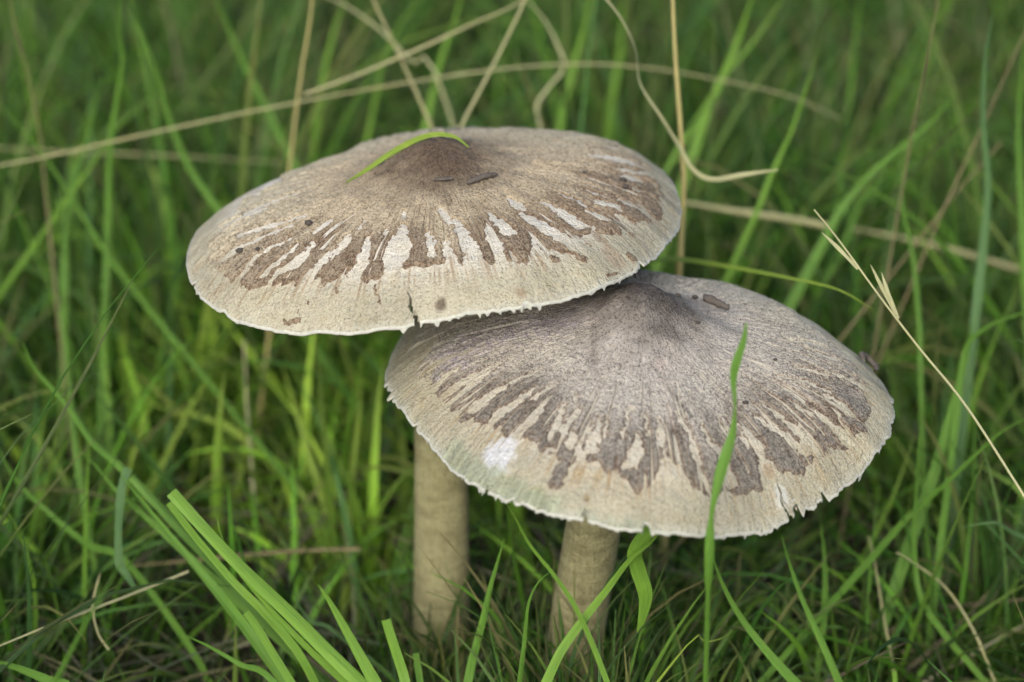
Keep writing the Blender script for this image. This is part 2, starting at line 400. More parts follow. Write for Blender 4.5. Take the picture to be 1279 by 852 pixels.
def skin_field(th, r, edge, gaps, scales, seed, back, split, opening):
    """positive where the brown skin still covers the cap, in cap radii"""
    ct, sn = np.cos(th), np.sin(th)
    X, Y = r * ct, r * sn
    # ragged outlines: the coordinates wobble
    wx = (vnoise(X * 55, Y * 55, X * 0, seed) - .5) * 0.020 + (vnoise(X * 150, Y * 150, X * 0, seed + 1) - .5) * 0.010
    wy = (vnoise(X * 55, Y * 55, X * 0, seed + 2) - .5) * 0.020 + (vnoise(X * 150, Y * 150, X * 0, seed + 3) - .5) * 0.010
    Xw, Yw = X + wx, Y + wy
    e = np.array(edge)
    e = e[~((e[:, 0] > 0.45) & (e[:, 0] < 2.75))]
    e = np.vstack([e, [[t, back] for t in (0.6, 0.9, 1.3, 1.7, 2.1, 2.5)]])
    e = e[np.argsort(e[:, 0])]
    rw = np.hypot(Xw, Yw)
    Rb = np.interp(th, e[:, 0], e[:, 1], period=2 * math.pi)
    Rb = Rb + (vnoise(ct * 22, sn * 22, r * 0, seed + 5) - .5) * 0.05
    F = Rb - rw
    # fine radial splits towards the edge, everywhere
    st = vnoise(ct * 34, sn * 34, r * 3.2, seed + 6) * .65 + vnoise(ct * 75, sn * 75, r * 6, seed + 7) * .35
    thr = 0.96 - (0.27 + split) * sstep(0.36, 0.80, r)
    F = np.minimum(F, (thr - st) * 0.16)
    # thin radial slits that run inwards between the fingers
    for fq, k0 in ((24, .027), (41, .030)):
        ln = np.abs(vnoise(ct * fq, sn * fq, r * 1.6, seed + 60 + fq) - .5)
        where = sstep(.46, .62, vnoise(ct * 9, sn * 9, r * 2.5, seed + 70 + fq))
        lw = k0 * (sstep(0.22, 0.75, r) * 1.5 - 0.40) * where
        F = np.where(lw > 0, np.minimum(F, (ln - lw) * 0.22), F)
    for row in gaps:
        pts = np.array(row).reshape(-1, 3)
        ro = np.hypot(pts[:, 0], pts[:, 1])
        o = ro.argmax()
        if ro[o] > max(0.70, np.interp(math.atan2(pts[o, 1], pts[o, 0]), e[:, 0], e[:, 1], period=2 * math.pi) - opening):   # open towards the rim, so that the fingers stand apart
            q = pts[o] * np.array([1 + .13 / ro[o], 1 + .13 / ro[o], 1.35])
            pts = np.vstack([q, pts] if o == 0 else [pts, q])
        pts[:, 2] *= 1.3
        row = pts.ravel()
        lo, hi = pts[:, :2].min(0) - .1, pts[:, :2].max(0) + .1
        m = (X > lo[0]) & (X < hi[0]) & (Y > lo[1]) & (Y < hi[1])
        F[m] = np.minimum(F[m], capsule_dist(Xw[m], Yw[m], row))
    for row in scales:
        pts = np.array(row).reshape(-1, 3)
        lo, hi = pts[:, :2].min(0) - .1, pts[:, :2].max(0) + .1
        m = (X > lo[0]) & (X < hi[0]) & (Y > lo[1]) & (Y < hi[1])
        F[m] = np.maximum(F[m], -capsule_dist(Xw[m], Yw[m], row))
    return F


def label_components(mask):
    """connected cells of a (theta, r) mask, wrapping in theta"""
    nt_, nr_ = mask.shape
    lab = np.where(mask, np.arange(mask.size).reshape(mask.shape), -1)
    while True:
        old = lab.copy()
        for ax in (0, 1):
            for sh in (1, -1):
                nb = np.roll(lab, sh, ax)
                if ax == 1:
                    if sh == 1: nb[:, 0] = -1
                    else: nb[:, -1] = -1
                lab = np.where(mask, np.maximum(lab, nb), -1)
        # pointer jumping keeps the number of sweeps small
        flat = lab.ravel()
        ok = flat >= 0
        for _ in range(3):
            flat[ok] = np.maximum(flat[ok], flat[flat[ok]])
        lab = flat.reshape(mask.shape)
        if (lab == old).all():
            return lab


def slit_mask(th, r, slits):
    m = np.zeros(th.shape, bool)
    for t0, r0, t1, wid in slits:
        k = np.clip((r - r0) / (1 - r0), 0, 1)
        tc = t0 + (t1 - t0) * k + 0.006 * np.sin(k * 9)
        m |= (r > r0) & (np.abs(np.angle(np.exp(1j * (th - tc)))) < wid * (0.25 + k))
    return m


def rim_shape(th, seed, jag):
    """ragged outline of the rim, 1 = untouched"""
    c, s = np.cos(th), np.sin(th)
    z = c * 0
    worn = 0.25 + 0.75 * sstep(.35, .65, vnoise(c * 5, s * 5, z, seed + 23))
    return 1 + jag * worn * ((vnoise(c * 40, s * 40, z, seed + 20) - .5) * 0.018 + (vnoise(c * 120, s * 120, z, seed + 21) - .5) * 0.009
                             - 0.045 * sstep(0.84, 0.95, vnoise(c * 17, s * 17, z, seed + 22)))


def mushroom(p, base, stem_top_r, stem_base_r, label, group, edge, gaps, scales, seed, pal, skin, slits, spots, teeth, jag, split, opening, back=0.86):
    t = empty('parasol_mushroom', base, label, 'mushroom', group)
    R = p[5]
    # ---- flesh of the cap: upper sheet, rolled rim, under sheet
    NTh = 1080
    rs = np.concatenate([np.linspace(0.0, 0.3, 22)[:-1], np.linspace(0.3, 1.0, 95)])
    th, r = np.meshgrid(np.linspace(-math.pi, math.pi, NTh, endpoint=False), rs, indexing='ij')
    ct, sn = np.cos(th), np.sin(th)
    rim = 1 + sstep(0.975, 1.0, r) * (rim_shape(th, seed, jag) - 1)
    top = cap_point(p, th, r * rim)
    ru = np.array([1.0, 0.995, 0.985, 0.96, 0.9, 0.8, 0.6, 0.4, 0.25, 0.12])
    thu, rru = np.meshgrid(th[:, 0], ru, indexing='ij')
    thick = np.interp(rru, [0.1, 0.6, 0.9, 0.985, 1.0], [0.012, 0.007, 0.0030, 0.0014, 0.0008])
    rimu = np.where(rru > 0.98, rim[:, -1:], 1.0) * rru
    und = cap_point(p, thu, rimu, -thick)
    nr = len(rs); nu = len(ru)
    allr = np.concatenate([r, rru], 1); allt = np.concatenate([th, thu], 1)
    V = np.concatenate([top, und], 1)
    F = grid_faces(NTh, nr + nu)
    rc_ = (allr[:, :-1] + allr[:, 1:]) / 2
    cut = slit_mask(allt[:, :-1], rc_, slits)
    pig = np.empty(V.shape)
    X, Y = allr * np.cos(allt), allr * np.sin(allt)
    cream, pale = np.array(pal['flesh']), np.array(pal['pale'])
    w = vnoise(np.cos(allt) * 7, np.sin(allt) * 7, allr * 4, seed + 30)[..., None]
    pig[:] = cream * (0.86 + 0.28 * w)
    whit = sstep(0.93, 0.72, allr)[..., None]              # flesh just laid bare between the scales is whiter
    pig = pig * (1 - whit) + pale * whit
    for (sx, sy, sr, col, amt) in spots:
        d = np.hypot(X - sx, Y - sy) + (vnoise(X * 40, Y * 40, X * 0, seed + 31) - .5) * sr * 0.4
        k = (sstep(sr, sr * 0.6, d) * amt)[..., None]
        pig = pig * (1 - k) + np.array(col) * k
    # rusty fibres trailing from the skin towards the rim
    e = np.array(edge)
    rb = np.interp(allt, e[:, 0], e[:, 1], period=2 * math.pi)
    fibn = vnoise(np.cos(allt) * 90, np.sin(allt) * 90, allr * 7, seed + 33) * .6 + vnoise(np.cos(allt) * 200, np.sin(allt) * 200, allr * 14, seed + 34) * .4
    kz = sstep(-.10, 0.0, allr - rb) * sstep(.11, .02, allr - rb)
    k = (kz * sstep(.52, .75, fibn) * 0.75)[..., None]
    pig = pig * (1 - k) + np.array(pal['fibre']) * k
    edge_pale = (sstep(0.965, 1.0, allr) * 0.6)[..., None]
    pig = pig * (1 - edge_pale) + np.array(pal['rim']) * edge_pale
    # thin, translucent rim where the gills show through as fine bars
    for (ta, tb, ri, col) in pal['thin']:
        m = sstep(ta - .03, ta + .03, allt) * sstep(tb + .03, tb - .03, allt) * sstep(ri - .012, ri + .02, allr + (vnoise(np.cos(allt) * 30, np.sin(allt) * 30, allr, 5) - .5) * .05)
        bars = 0.70 + 0.50 * vnoise(allt * 95, allt * 0, allr * 0, 77)
        k = (m * 0.85)[..., None]
        pig = pig * (1 - k) + np.array(col) * bars[..., None] * k
    radial = np.stack([np.cos(allt), np.sin(allt), allr], -1)
    Fk = F[~cut]
    cap = mesh_obj('cap', V.reshape(-1, 3), Fk.reshape(-1, 4), M['flesh'], t,
                   attrs={'pigment': pig.reshape(-1, 3), 'radial': radial.reshape(-1, 3)})
    # ---- skin: raised sheet that dives under the flesh along its ragged edge
    NS = 1500
    rs = np.concatenate([np.linspace(0.0, 0.35, 40)[:-1], np.linspace(0.35, 0.985, 235)])
    th, r = np.meshgrid(np.linspace(-math.pi, math.pi, NS, endpoint=False), rs, indexing='ij')
    Fd = skin_field(th, r, edge, gaps, scales, seed, back, split, opening)
    lift = np.where(Fd > 0, 0.00052 * sstep(0, 0.012, Fd) + 0.00002, -0.0007 * sstep(0, 0.010, -Fd))
    lift = lift + 0.00022 * np.exp(-((Fd - 0.013) / 0.006)**2) * sstep(.4, .6, r)      # scale edges curl up
    lift = lift + 0.0004 * (vnoise(r * np.cos(th) * 120, r * np.sin(th) * 120, r * 0, seed + 40) - .5) * sstep(0.0, 0.012, Fd)
    V = cap_point(p, th, r, lift)
    X, Y = r * np.cos(th), r * np.sin(th)
    umbo, mid, tip, far = (np.array(pal[k]) for k in ('umbo', 'mid', 'tip', 'far'))
    du = np.hypot(X - pal['uc'][0], (Y - pal['uc'][1]))
    du = du + (vnoise(X * 18, Y * 18, X * 0, seed + 41) - .5) * 0.12
    ku = sstep(pal['ur'], pal['ur'] * 0.15, du)[..., None]
    front = sstep(0.25, -0.35, Y + 0.25 * pal['side'] * X)
    kt = (sstep(0.42, 0.80, r + (vnoise(np.cos(th) * 12, np.sin(th) * 12, r * 3, seed + 42) - .5) * .3) * front)[..., None]
    kf = (sstep(0.3, 0.75, r) * (1 - front))[..., None]
    pg = mid * (1 - kf) + far * kf
    pg = pg * (1 - kt) + tip * kt
    pg = pg * (1 - ku) + umbo * ku
    rim_k = (sstep(0.013, 0.001, Fd) * sstep(.45, .65, r) * (0.25 + 0.75 * front) * 0.75)[..., None]    # curled scale edges are browner
    pg = pg * (1 - rim_k) + np.array(pal['curl']) * rim_k
    for (x0, y0, x1, y1, wd, col, amt) in pal['streaks_and_shade']:
        d = capsule_dist(X, Y, [x0, y0, wd, x1, y1, wd * .5])
        k = (sstep(wd, -wd, d + (vnoise(X * 60, Y * 60, X * 0, 9) - .5) * wd * 2) * amt)[..., None]
        pg = pg * (1 - k) + np.array(col) * k
    # fine dark and pale radial creases running out from the centre
    for fq, wd, tone in ((46, .030, 0.50), (30, .020, 0.45), (58, .030, 1.35)):
        ln = np.abs(vnoise(np.cos(th) * fq, np.sin(th) * fq, r * 1.8, seed + 80 + fq) - .5)
        on = sstep(.40, .60, vnoise(np.cos(th) * 13, np.sin(th) * 13, r * 5, seed + 90 + fq)) * sstep(.16, .34, r)
        k = (sstep(wd, wd * .3, ln) * on * 0.75)[..., None]
        pg = pg * (1 - k) + pg * tone * k
    wear = np.clip(0.10 + 0.75 * sstep(pal['ur'] * .5, pal['ur'] * 1.6, du) - 0.55 * kt[..., 0], 0.04, 1) * pal['wear']
    radial = np.stack([np.cos(th), np.sin(th), r], -1)
    keep = Fd > -0.012
    F = grid_faces(NS, len(rs))
    cell = keep.ravel()[F].any(-1)
    solid = (Fd.ravel()[F] > 0).any(-1)
    lab = label_components(cell)
    ids, counts = np.unique(lab[solid], return_counts=True)
    main = ids[np.argmax(counts)]
    order = [i for i in ids[np.argsort(-counts)] if i != main]
    area = {i: c for i, c in zip(ids, counts)}
    big = [i for i in order if area[i] > 26][:70]
    rest = [i for i in order if i not in big and i >= 0]
    A = {'pigment': pg.reshape(-1, 3), 'radial': radial.reshape(-1, 3), 'wear': wear.ravel()}
    Vf = V.reshape(-1, 3)

    def piece(name, sel, parent):
        f = F[sel]
        u, inv = np.unique(f.ravel(), return_inverse=True)
        return mesh_obj(name, Vf[u], inv.reshape(-1, 4), skin, parent, attrs={k: v[u] for k, v in A.items()})
    sk = piece('cap_skin', lab == main, cap)
    for i in big:
        piece('cap_scale', lab == i, cap)
    if rest:
        tag(piece('scale_crumbs', np.isin(lab, rest) & cell, cap), kind='stuff')
    # ---- fringe of white teeth along the rim
    NF = 1600
    tf = np.linspace(-math.pi, math.pi, NF, endpoint=False)
    c, s = np.cos(tf), np.sin(tf)
    rimf = rim_shape(tf, seed, jag)
    rag = vnoise(c * 130, s * 130, c * 0, seed + 50)
    rag2 = vnoise(c * 45, s * 45, c * 0, seed + 51)
    length = 0.0001 + jag * (0.0007 * sstep(.45, .95, rag) * sstep(.35, .75, rag2) + 0.0012 * sstep(.86, .97, rag))
    for (ta, tb, ln, nt_) in teeth:
        m = sstep(ta - .02, ta + .02, tf) * sstep(tb + .02, tb - .02, tf)
        saw = np.clip(np.sin(tf * nt_ + 6 * vnoise(tf * 30, tf * 0, tf * 0, 4)) * 1.6 - 0.5, 0, 1)
        length = length + m * ln * saw * (0.3 + 0.9 * vnoise(tf * 60, tf * 0, tf * 0, 14))
    rows = []
    for k, (dr, dz) in enumerate(((-0.003, 0.00008), (0.0, 0.00008), (0.0015, -0.0002))):
        rows.append(cap_point(p, tf, rimf + dr, dz))
    tipv = cap_point(p, tf, rimf + 0.0015 - length / R * 0.10, -0.0003 - length)
    rows.append(tipv)
    Vr = np.stack(rows, 1)
    Ff = grid_faces(NF, 4)
    cut = slit_mask(np.repeat(tf[:, None], 3, 1), np.full((NF, 3), 0.999), slits)
    mesh_obj('rim_fringe', Vr.reshape(-1, 3), Ff[~cut].reshape(-1, 4), M['fringe'], cap)
    # ---- gills below, one joined part
    NG = 170
    tg = np.linspace(-math.pi, math.pi, NG, endpoint=False)
    rg = np.array([0.13, 0.2, 0.4, 0.6, 0.8, 0.92, 0.975])
    TG, RG = np.meshgrid(tg, rg, indexing='ij')
    thk = np.interp(RG, [0.1, 0.6, 0.9, 0.985, 1.0], [0.012, 0.007, 0.0030, 0.0014, 0.0008])
    dep = np.interp(RG, [0.13, 0.2, 0.5, 0.8, 0.975], [0.001, 0.006, 0.008, 0.005, 0.0006])
    a = cap_point(p, TG, RG, -thk + 0.0002); b = cap_point(p, TG, RG, -thk - dep)
    Vg = np.stack([a, b], 2).reshape(-1, 3)
    n7 = len(rg)
    i, j = np.meshgrid(np.arange(NG), np.arange(n7 - 1), indexing='ij')
    q = (i * n7 + j) * 2
    gl = mesh_obj('gills', Vg, np.stack([q, q + 2, q + 3, q + 1], -1).reshape(-1, 4), M['gill'], cap, smooth=False)
    tag(gl, kind='stuff')
    # ---- stem
    ex, ey, n = cap_frame(p)
    topc = np.array(p[:3]) + n * R * (p[6] + p[7] + p[8]) - n * 0.010
    b0 = np.array(base) + np.array([0, 0, -0.006])
    ns, na = 60, 40
    sv = np.linspace(0, 1, ns)
    ctrl = b0 + (topc - b0) * 0.55 + np.array([0.002 if seed < 100 else -0.007, 0, 0])
    path = ((1 - sv)**2)[:, None] * b0 + (2 * sv * (1 - sv))[:, None] * ctrl + (sv**2)[:, None] * topc
    rad = stem_base_r + (stem_top_r - stem_base_r) * sstep(0, 0.7, sv) + 0.004 * np.exp(-(sv / 0.08)**2)
    an = np.linspace(0, 2 * math.pi, na, endpoint=False)
    S, Aa = np.meshgrid(sv, an, indexing='ij')
    rr = rad[:, None] * (1 + 0.05 * (vnoise(np.cos(Aa) * 3, np.sin(Aa) * 3, S * 5, seed + 60) - .5) + 0.03 * (vnoise(np.cos(Aa) * 9, np.sin(Aa) * 9, S * 30, seed + 61) - .5))
    Vs = path[:, None, :] + (rr * np.cos(Aa))[..., None] * np.array([1, 0, 0]) + (rr * np.sin(Aa))[..., None] * np.array([0, 1, 0])
    Fs = grid_faces(ns, na, False)
    jj = np.arange(na); ii = np.arange(ns - 1)[:, None]
    Fs = np.stack([ii * na + jj, ii * na + (jj + 1) % na, (ii + 1) * na + (jj + 1) % na, (ii + 1) * na + jj], -1)
    mesh_obj('stem', Vs.reshape(-1, 3), Fs.reshape(-1, 4), M['stem'], t)
    return t, cap


P_A = [-0.02265, 0.035, 0.17216, -0.08901, 0.04978, 0.07806, 0.1462, 0.13943, 0.098, 0.225, 0.02015, 0.02955, -0.02442, -0.00143, -0.00838, 0.01612, 0.00112, -0.0111, -0.02223, 0.00571, 0.01469, 0.0128, -0.01547, 0.00354, -0.00425, -0.009, 0.0]
P_B = [0.03755, -0.015, 0.13972, 0.06936, -0.06595, 0.07683, 0.20567, 0.11663, 0.11938, 0.22, 0.00417, -0.0116, 0.03496, 0.03742, 0.01702, -0.0162, -0.02198, 0.01012, 0.05526, 0.01784, -0.01102, 0.0143, -0.01059, -0.03487, 0.01037, 0.00353, 0.03]
PAL_A = dict(flesh=(0.365, 0.35, 0.265), pale=(0.57, 0.555, 0.49), rim=(0.42, 0.42, 0.35),
             umbo=(0.072, 0.048, 0.030), mid=(0.335, 0.280, 0.19), tip=(0.140, 0.105, 0.070), far=(0.315, 0.29, 0.21),
             fibre=(0.25, 0.18, 0.105), curl=(0.12, 0.075, 0.045), uc=(0.02, -0.06), ur=0.46, side=-1.6, wear=0.85, thin=[],
             streaks_and_shade=[(-0.25, 0.05, -0.55, 0.10, 0.05, (0.30, 0.25, 0.17), 0.5)])
PAL_B = dict(flesh=(0.37, 0.355, 0.268), pale=(0.48, 0.455, 0.375), rim=(0.42, 0.44, 0.38),
             umbo=(0.045, 0.038, 0.034), mid=(0.305, 0.285, 0.255), tip=(0.125, 0.112, 0.095), far=(0.30, 0.288, 0.238),
             fibre=(0.30, 0.225, 0.125), curl=(0.10, 0.06, 0.036), uc=(0.03, 0.02), ur=0.36, side=-0.2, wear=0.85,
             thin=[(-2.52, -1.88, 0.93, (0.28, 0.315, 0.225)), (-1.82, -1.50, 0.972, (0.31, 0.345, 0.26))],
             streaks_and_shade=[(-0.206, -0.062, -0.189, -0.36, 0.022, (0.11, 0.09, 0.085), 0.6),
                      (0.02, -0.30, 0.227, -0.641, 0.008, (0.07, 0.06, 0.06), 0.8),
                      (0.06, -0.30, 0.10, -0.60, 0.02, (0.40, 0.34, 0.30), 0.5),
                      (-0.75, -0.05, -0.3, 0.0, 0.10, (0.25, 0.225, 0.265), 0.75)])  # mauve shade under the overhanging tan cap, painted into the skin
tan_mushroom, tan_cap = mushroom(
    P_A, tuple(at(550, 868, 0.024)[:2]) + (0.0,), 0.0088, 0.0098,
    'tall mushroom with tan cap and dark brown centre, overhanging the lower grey one', 'two parasol mushrooms in the grass',
    EDGE_A, GAPS_A, SCALES_A, 20, PAL_A, M['skin_tan'],
    slits=[(-1.69, 0.895, -1.645, 0.010)],
    spots=[(0.029, -0.954, 0.030, (0.12, 0.095, 0.07), 0.9), (0.332, -0.90, 0.022, (0.26, 0.19, 0.12), 0.6), (0.327, -0.955, 0.02, (0.26, 0.19, 0.12), 0.6),
           (0.70, -0.62, 0.05, (0.30, 0.23, 0.16), 0.5)],
    teeth=[(-1.72, -1.15, 0.0016, 130), (-1.0, -0.6, 0.0010, 90)], jag=0.4, split=0.03, opening=0.12)
grey_mushroom, grey_cap = mushroom(
    P_B, (0.0175, -0.006, 0.0), 0.0088, 0.0098,
    'lower mushroom with greyish cap, a white bare spot and ragged rim, under the tan one', 'two parasol mushrooms in the grass',
    EDGE_B, GAPS_B, SCALES_B, 120, PAL_B, M['skin_grey'],
    slits=[(-0.925, 0.90, -0.912, 0.012), (-1.80, 0.965, -1.79, 0.009), (-2.19, 0.975, -2.20, 0.008)],
    spots=[(-0.554, -0.703, 0.085, (0.55, 0.58, 0.62), 0.9), (-0.394, -0.894, 0.05, (0.24, 0.25, 0.12), 0.8),
           (0.575, -0.745, 0.045, (0.55, 0.58, 0.55), 0.8), (0.517, -0.686, 0.035, (0.30, 0.20, 0.11), 0.5), (-0.21, -0.905, 0.018, (0.2, 0.15, 0.08), 0.7)],
    teeth=[(-2.25, -2.05, 0.0018, 100)], jag=1.25, split=0.0, opening=0.035)


# ------------------------------------------------------------------ dirt lying on the caps
def crumb(name, p, x, y, size, label, mat, seed, group=None, flat=0.6, cat='debris'):
    th, r = np.array(math.atan2(y, x)), np.array(math.hypot(x, y))
    c = cap_point(p, th, r, 0.0009 + size * flat * 0.5)
    u, v = np.meshgrid(np.linspace(0, 2 * math.pi, 12, endpoint=False), np.linspace(0, math.pi, 8), indexing='ij')
    d = np.stack([np.cos(u) * np.sin(v), np.sin(u) * np.sin(v), np.cos(v)], -1)
    k = size * (0.6 + 0.8 * vnoise(d[..., 0] * 1.8 + seed, d[..., 1] * 1.8, d[..., 2] * 1.8, seed))
    V = c + d * k[..., None] * np.array([1, 0.8, flat])
    return tag(mesh_obj(name, V.reshape(-1, 3), grid_faces(12, 8).reshape(-1, 4), mat, None, smooth=True, origin=c), label, cat, group)


def tube(pts, rad, na=8):
    pts = np.asarray(pts); n = len(pts)
    T_ = np.gradient(pts, axis=0); T_ /= np.linalg.norm(T_, axis=1)[:, None] + 1e-12
    a = np.cross(T_, np.array([0.13, 0.31, 0.94])); a /= np.linalg.norm(a, axis=1)[:, None] + 1e-12
    b = np.cross(T_, a)
    an = np.linspace(0, 2 * math.pi, na, endpoint=False)
    rad = np.broadcast_to(rad, n)
    V = pts[:, None] + rad[:, None, None] * (np.cos(an)[None, :, None] * a[:, None] + np.sin(an)[None, :, None] * b[:, None])
    ii = np.arange(n - 1)[:, None]; jj = np.arange(na)
    F = np.stack([ii * na + jj, ii * na + (jj + 1) % na, (ii + 1) * na + (jj + 1) % na, (ii + 1) * na + jj], -1)
    along = np.stack([np.broadcast_to(np.cos(an) * .5, (n, na)), np.broadcast_to(np.linspace(0, 1, n)[:, None], (n, na)), np.zeros((n, na))], -1)
    return V.reshape(-1, 3), F.reshape(-1, 4), along.reshape(-1, 3)


def cap_twig(p, pts, rad, label, mat, seed, cat='twig', lift=0.0):
    P = []
    for k, (x, y) in enumerate(pts):
        P.append(cap_point(p, np.array(math.atan2(y, x)), np.array(math.hypot(x, y)), 0.0010 + rad * 0.8 + (lift if 0 < k < len(pts) - 1 else 0)))
    P = np.array(P)
    s = np.linspace(0, len(P) - 1, 14)
    Q = np.stack([np.interp(s, np.arange(len(P)), P[:, i]) for i in range(3)], -1)
    rr = rad * (0.75 + 0.6 * vnoise(s * 3, s * 0, s * 0, seed)) * np.clip(np.minimum(np.arange(14), np.arange(13, -1, -1)) + .35, 0, 1)
    V, F, al = tube(Q, rr)
    V = V + (np.stack([vnoise(V[:, 0] * 1500, V[:, 1] * 1500, V[:, 2] * 1500, seed + i) for i in range(3)], -1) - .5) * rad * 0.7
    return tag(mesh_obj('twig_fragment' if cat == 'twig' else 'curled_leaf_bit', V, F, mat, None, origin=P[0]), label, cat)


cap_twig(P_A, [(0.139, -0.283), (0.20, -0.245), (0.262, -0.199)], 0.0009, 'dark twig fragment lying right of the brown centre on the tan cap', M['bark'], 3)
cap_twig(P_A, [(0.003, -0.26), (0.045, -0.262), (0.083, -0.252)], 0.0006, 'short dark splinter at the front foot of the tan cap centre', M['bark'], 4)
cap_twig(P_B, [(0.273, 0.25), (0.315, 0.21), (0.359, 0.16)], 0.0012, 'dark grey bark fragment lying behind the centre of the grey cap', M['bark'], 5)
cap_twig(P_B, [(0.90, 0.15), (0.895, 0.20), (0.93, 0.23), (0.965, 0.21), (0.955, 0.17)], 0.0008, 'curled grey leaf scrap caught on the right rim of the grey cap', M['bark'], 6, 'leaf scrap', 0.0014)
for i, (p, x, y, s, lab) in enumerate([
        (P_A, 0.776, -0.024, 0.0011, 'upper of two dark dirt specks near the right edge of the tan cap'),
        (P_A, 0.789, -0.090, 0.0012, 'lower of two dark dirt specks near the right edge of the tan cap'),
        (P_A, 0.622, -0.071, 0.0007, 'tiny flat dark speck right of centre on the tan cap'),
        (P_A, -0.477, -0.376, 0.0013, 'round grey dirt crumb left of the centre of the tan cap'),
        (P_A, -0.740, -0.377, 0.0012, 'dark crumb on the left brown scale of the tan cap'),
        (P_A, -0.670, -0.427, 0.0008, 'small crumb at the inner end of the left brown scale'),
        (P_B, 0.164, 0.197, 0.0009, 'dark crumb just right of the grey cap centre, beside the bark fragment'),
        (P_B, 0.239, 0.245, 0.0010, 'crumb touching the left end of the bark fragment on the grey cap'),
        (P_B, 0.214, -0.047, 0.0008, 'dark speck below the bark fragment on the grey cap'),
        (P_B, 0.421, -0.432, 0.0009, 'dark speck right of the upright green blade on the grey cap'),
        (P_B, 0.516, -0.138, 0.0007, 'small dark speck midway to the right rim of the grey cap')]):
    crumb('dirt_crumb', p, x, y, s, lab, M['dirt'], 30 + i, 'dirt crumbs lying on the mushroom caps')

# ------------------------------------------------------------------ ground
g = np.array([[-40, -40, 0], [40, -40, 0], [40, 40, 0], [-40, 40, 0]], float)
n_ = 90
gx, gy = np.meshgrid(np.linspace(-0.9, 0.9, n_), np.linspace(-0.75, 1.6, n_), indexing='ij')
fadeg = np.minimum.reduce([gx + .9, .9 - gx, gy + .75, 1.6 - gy]) / 0.2
gz = (vnoise(gx * 14, gy * 14, gx * 0, 91) - .5) * 0.010 * np.clip(fadeg, 0, 1) + (vnoise(gx * 50, gy * 50, gx * 0, 92) - .5) * 0.005 * np.clip(fadeg, 0, 1)
Vg = np.stack([gx, gy, gz], -1).reshape(-1, 3)
Fg = grid_faces(n_, n_, False).reshape(-1, 4)[:, ::-1]
o_ = np.array([[-40, -40, 0], [40, -40, 0], [40, 40, 0], [-40, 40, 0], [-.9, -.75, 0], [.9, -.75, 0], [.9, 1.6, 0], [-.9, 1.6, 0]], float)
Fo = np.array([[0, 1, 5, 4], [1, 2, 6, 5], [2, 3, 7, 6], [3, 0, 4, 7]]) + len(Vg)
tag(mesh_obj('ground', np.vstack([Vg, o_]), np.vstack([Fg, Fo]), M['soil']), kind='structure')


# ------------------------------------------------------------------ meadow grass (uncountable)
def strips(base, az, length, width, lean, bend, twist, seg, fold=0.22, blunt=0.0):
    """many blades at once -> verts (n, seg+1, 3, 3)"""
    n = len(az)
    s = np.linspace(0, 1, seg + 1)
    phi = lean[:, None] + bend[:, None] * s[None, :] ** 1.6
    ds = length[:, None] / seg
    hx = np.concatenate([np.zeros((n, 1)), np.cumsum(np.sin(phi[:, :-1]) * ds, 1)], 1)
    hz = np.concatenate([np.zeros((n, 1)), np.cumsum(np.cos(phi[:, :-1]) * ds, 1)], 1)
    swirl = az[:, None] + twist[:, None] * 0.35 * s[None, :]
    P = np.stack([base[:, 0, None] + hx * np.cos(swirl), base[:, 1, None] + hx * np.sin(swirl), base[:, 2, None] + hz], -1)
    T_ = np.stack([np.sin(phi) * np.cos(swirl), np.sin(phi) * np.sin(swirl), np.cos(phi)], -1)
    side = np.stack([-np.sin(swirl), np.cos(swirl), np.zeros_like(swirl)], -1)
    nor = np.cross(side, T_)
    tw = twist[:, None] * s[None, :] + rng.uniform(-.9, .9, n)[:, None]
    sd = side * np.cos(tw)[..., None] + nor * np.sin(tw)[..., None]
    nn = np.cross(sd, T_)
    w = width[:, None] * np.minimum(1.0, 0.55 + s[None, :] * 1.8) * (1 - s[None, :] ** 2.2 * (1 - blunt)) * 0.5 + 0.00012
    return np.stack([P - sd * w[..., None], P + nn * (w * 2 * fold)[..., None], P + sd * w[..., None]], 2), P


def strip_mesh(V):
    n, m = V.shape[0], V.shape[1]
    b = np.arange(n)[:, None, None] * (m * 3)
    k = np.arange(m - 1)[None, :, None] * 3
    c = np.arange(2)[None, None, :]
    q = b + k + c
    F = np.stack([q, q + 1, q + 4, q + 3], -1).reshape(-1, 4)
    return F


def sil(p, n=360):
    t = np.linspace(0, 2 * math.pi, n, endpoint=False)
    tt, rr = np.meshgrid(t, np.array([0.0, .2, .5, .8, 1.0]), indexing='ij')
    return cap_point(p, tt, rr)


CAPS_PLAN = []
for p in (P_A, P_B):
    S_ = sil(p)[:, -1]
    CAPS_PLAN.append((S_[:, :2].mean(0), np.hypot(*(S_[:, :2] - S_[:, :2].mean(0)).T).max(), S_[:, 2].min()))


def hull_mask(px, py):
    """does a point of the view fall on one of the caps"""
    m = np.zeros(px.shape, bool)
    for p in (P_A, P_B):
        qx, qy = proj(sil(p).reshape(-1, 3))
        cx, cy = (qx.min() + qx.max()) / 2, (qy.min() + qy.max()) / 2
        a = np.arctan2(qy - cy, qx - cx); rad = np.hypot(qx - cx, qy - cy)
        b = ((a + math.pi) / (2 * math.pi) * 90).astype(int) % 90
        mx = np.zeros(90); np.maximum.at(mx, b, rad)
        aa = ((np.arctan2(py - cy, px - cx) + math.pi) / (2 * math.pi) * 90).astype(int) % 90
        m |= np.hypot(px - cx, py - cy) < mx[aa] + 5
    return m


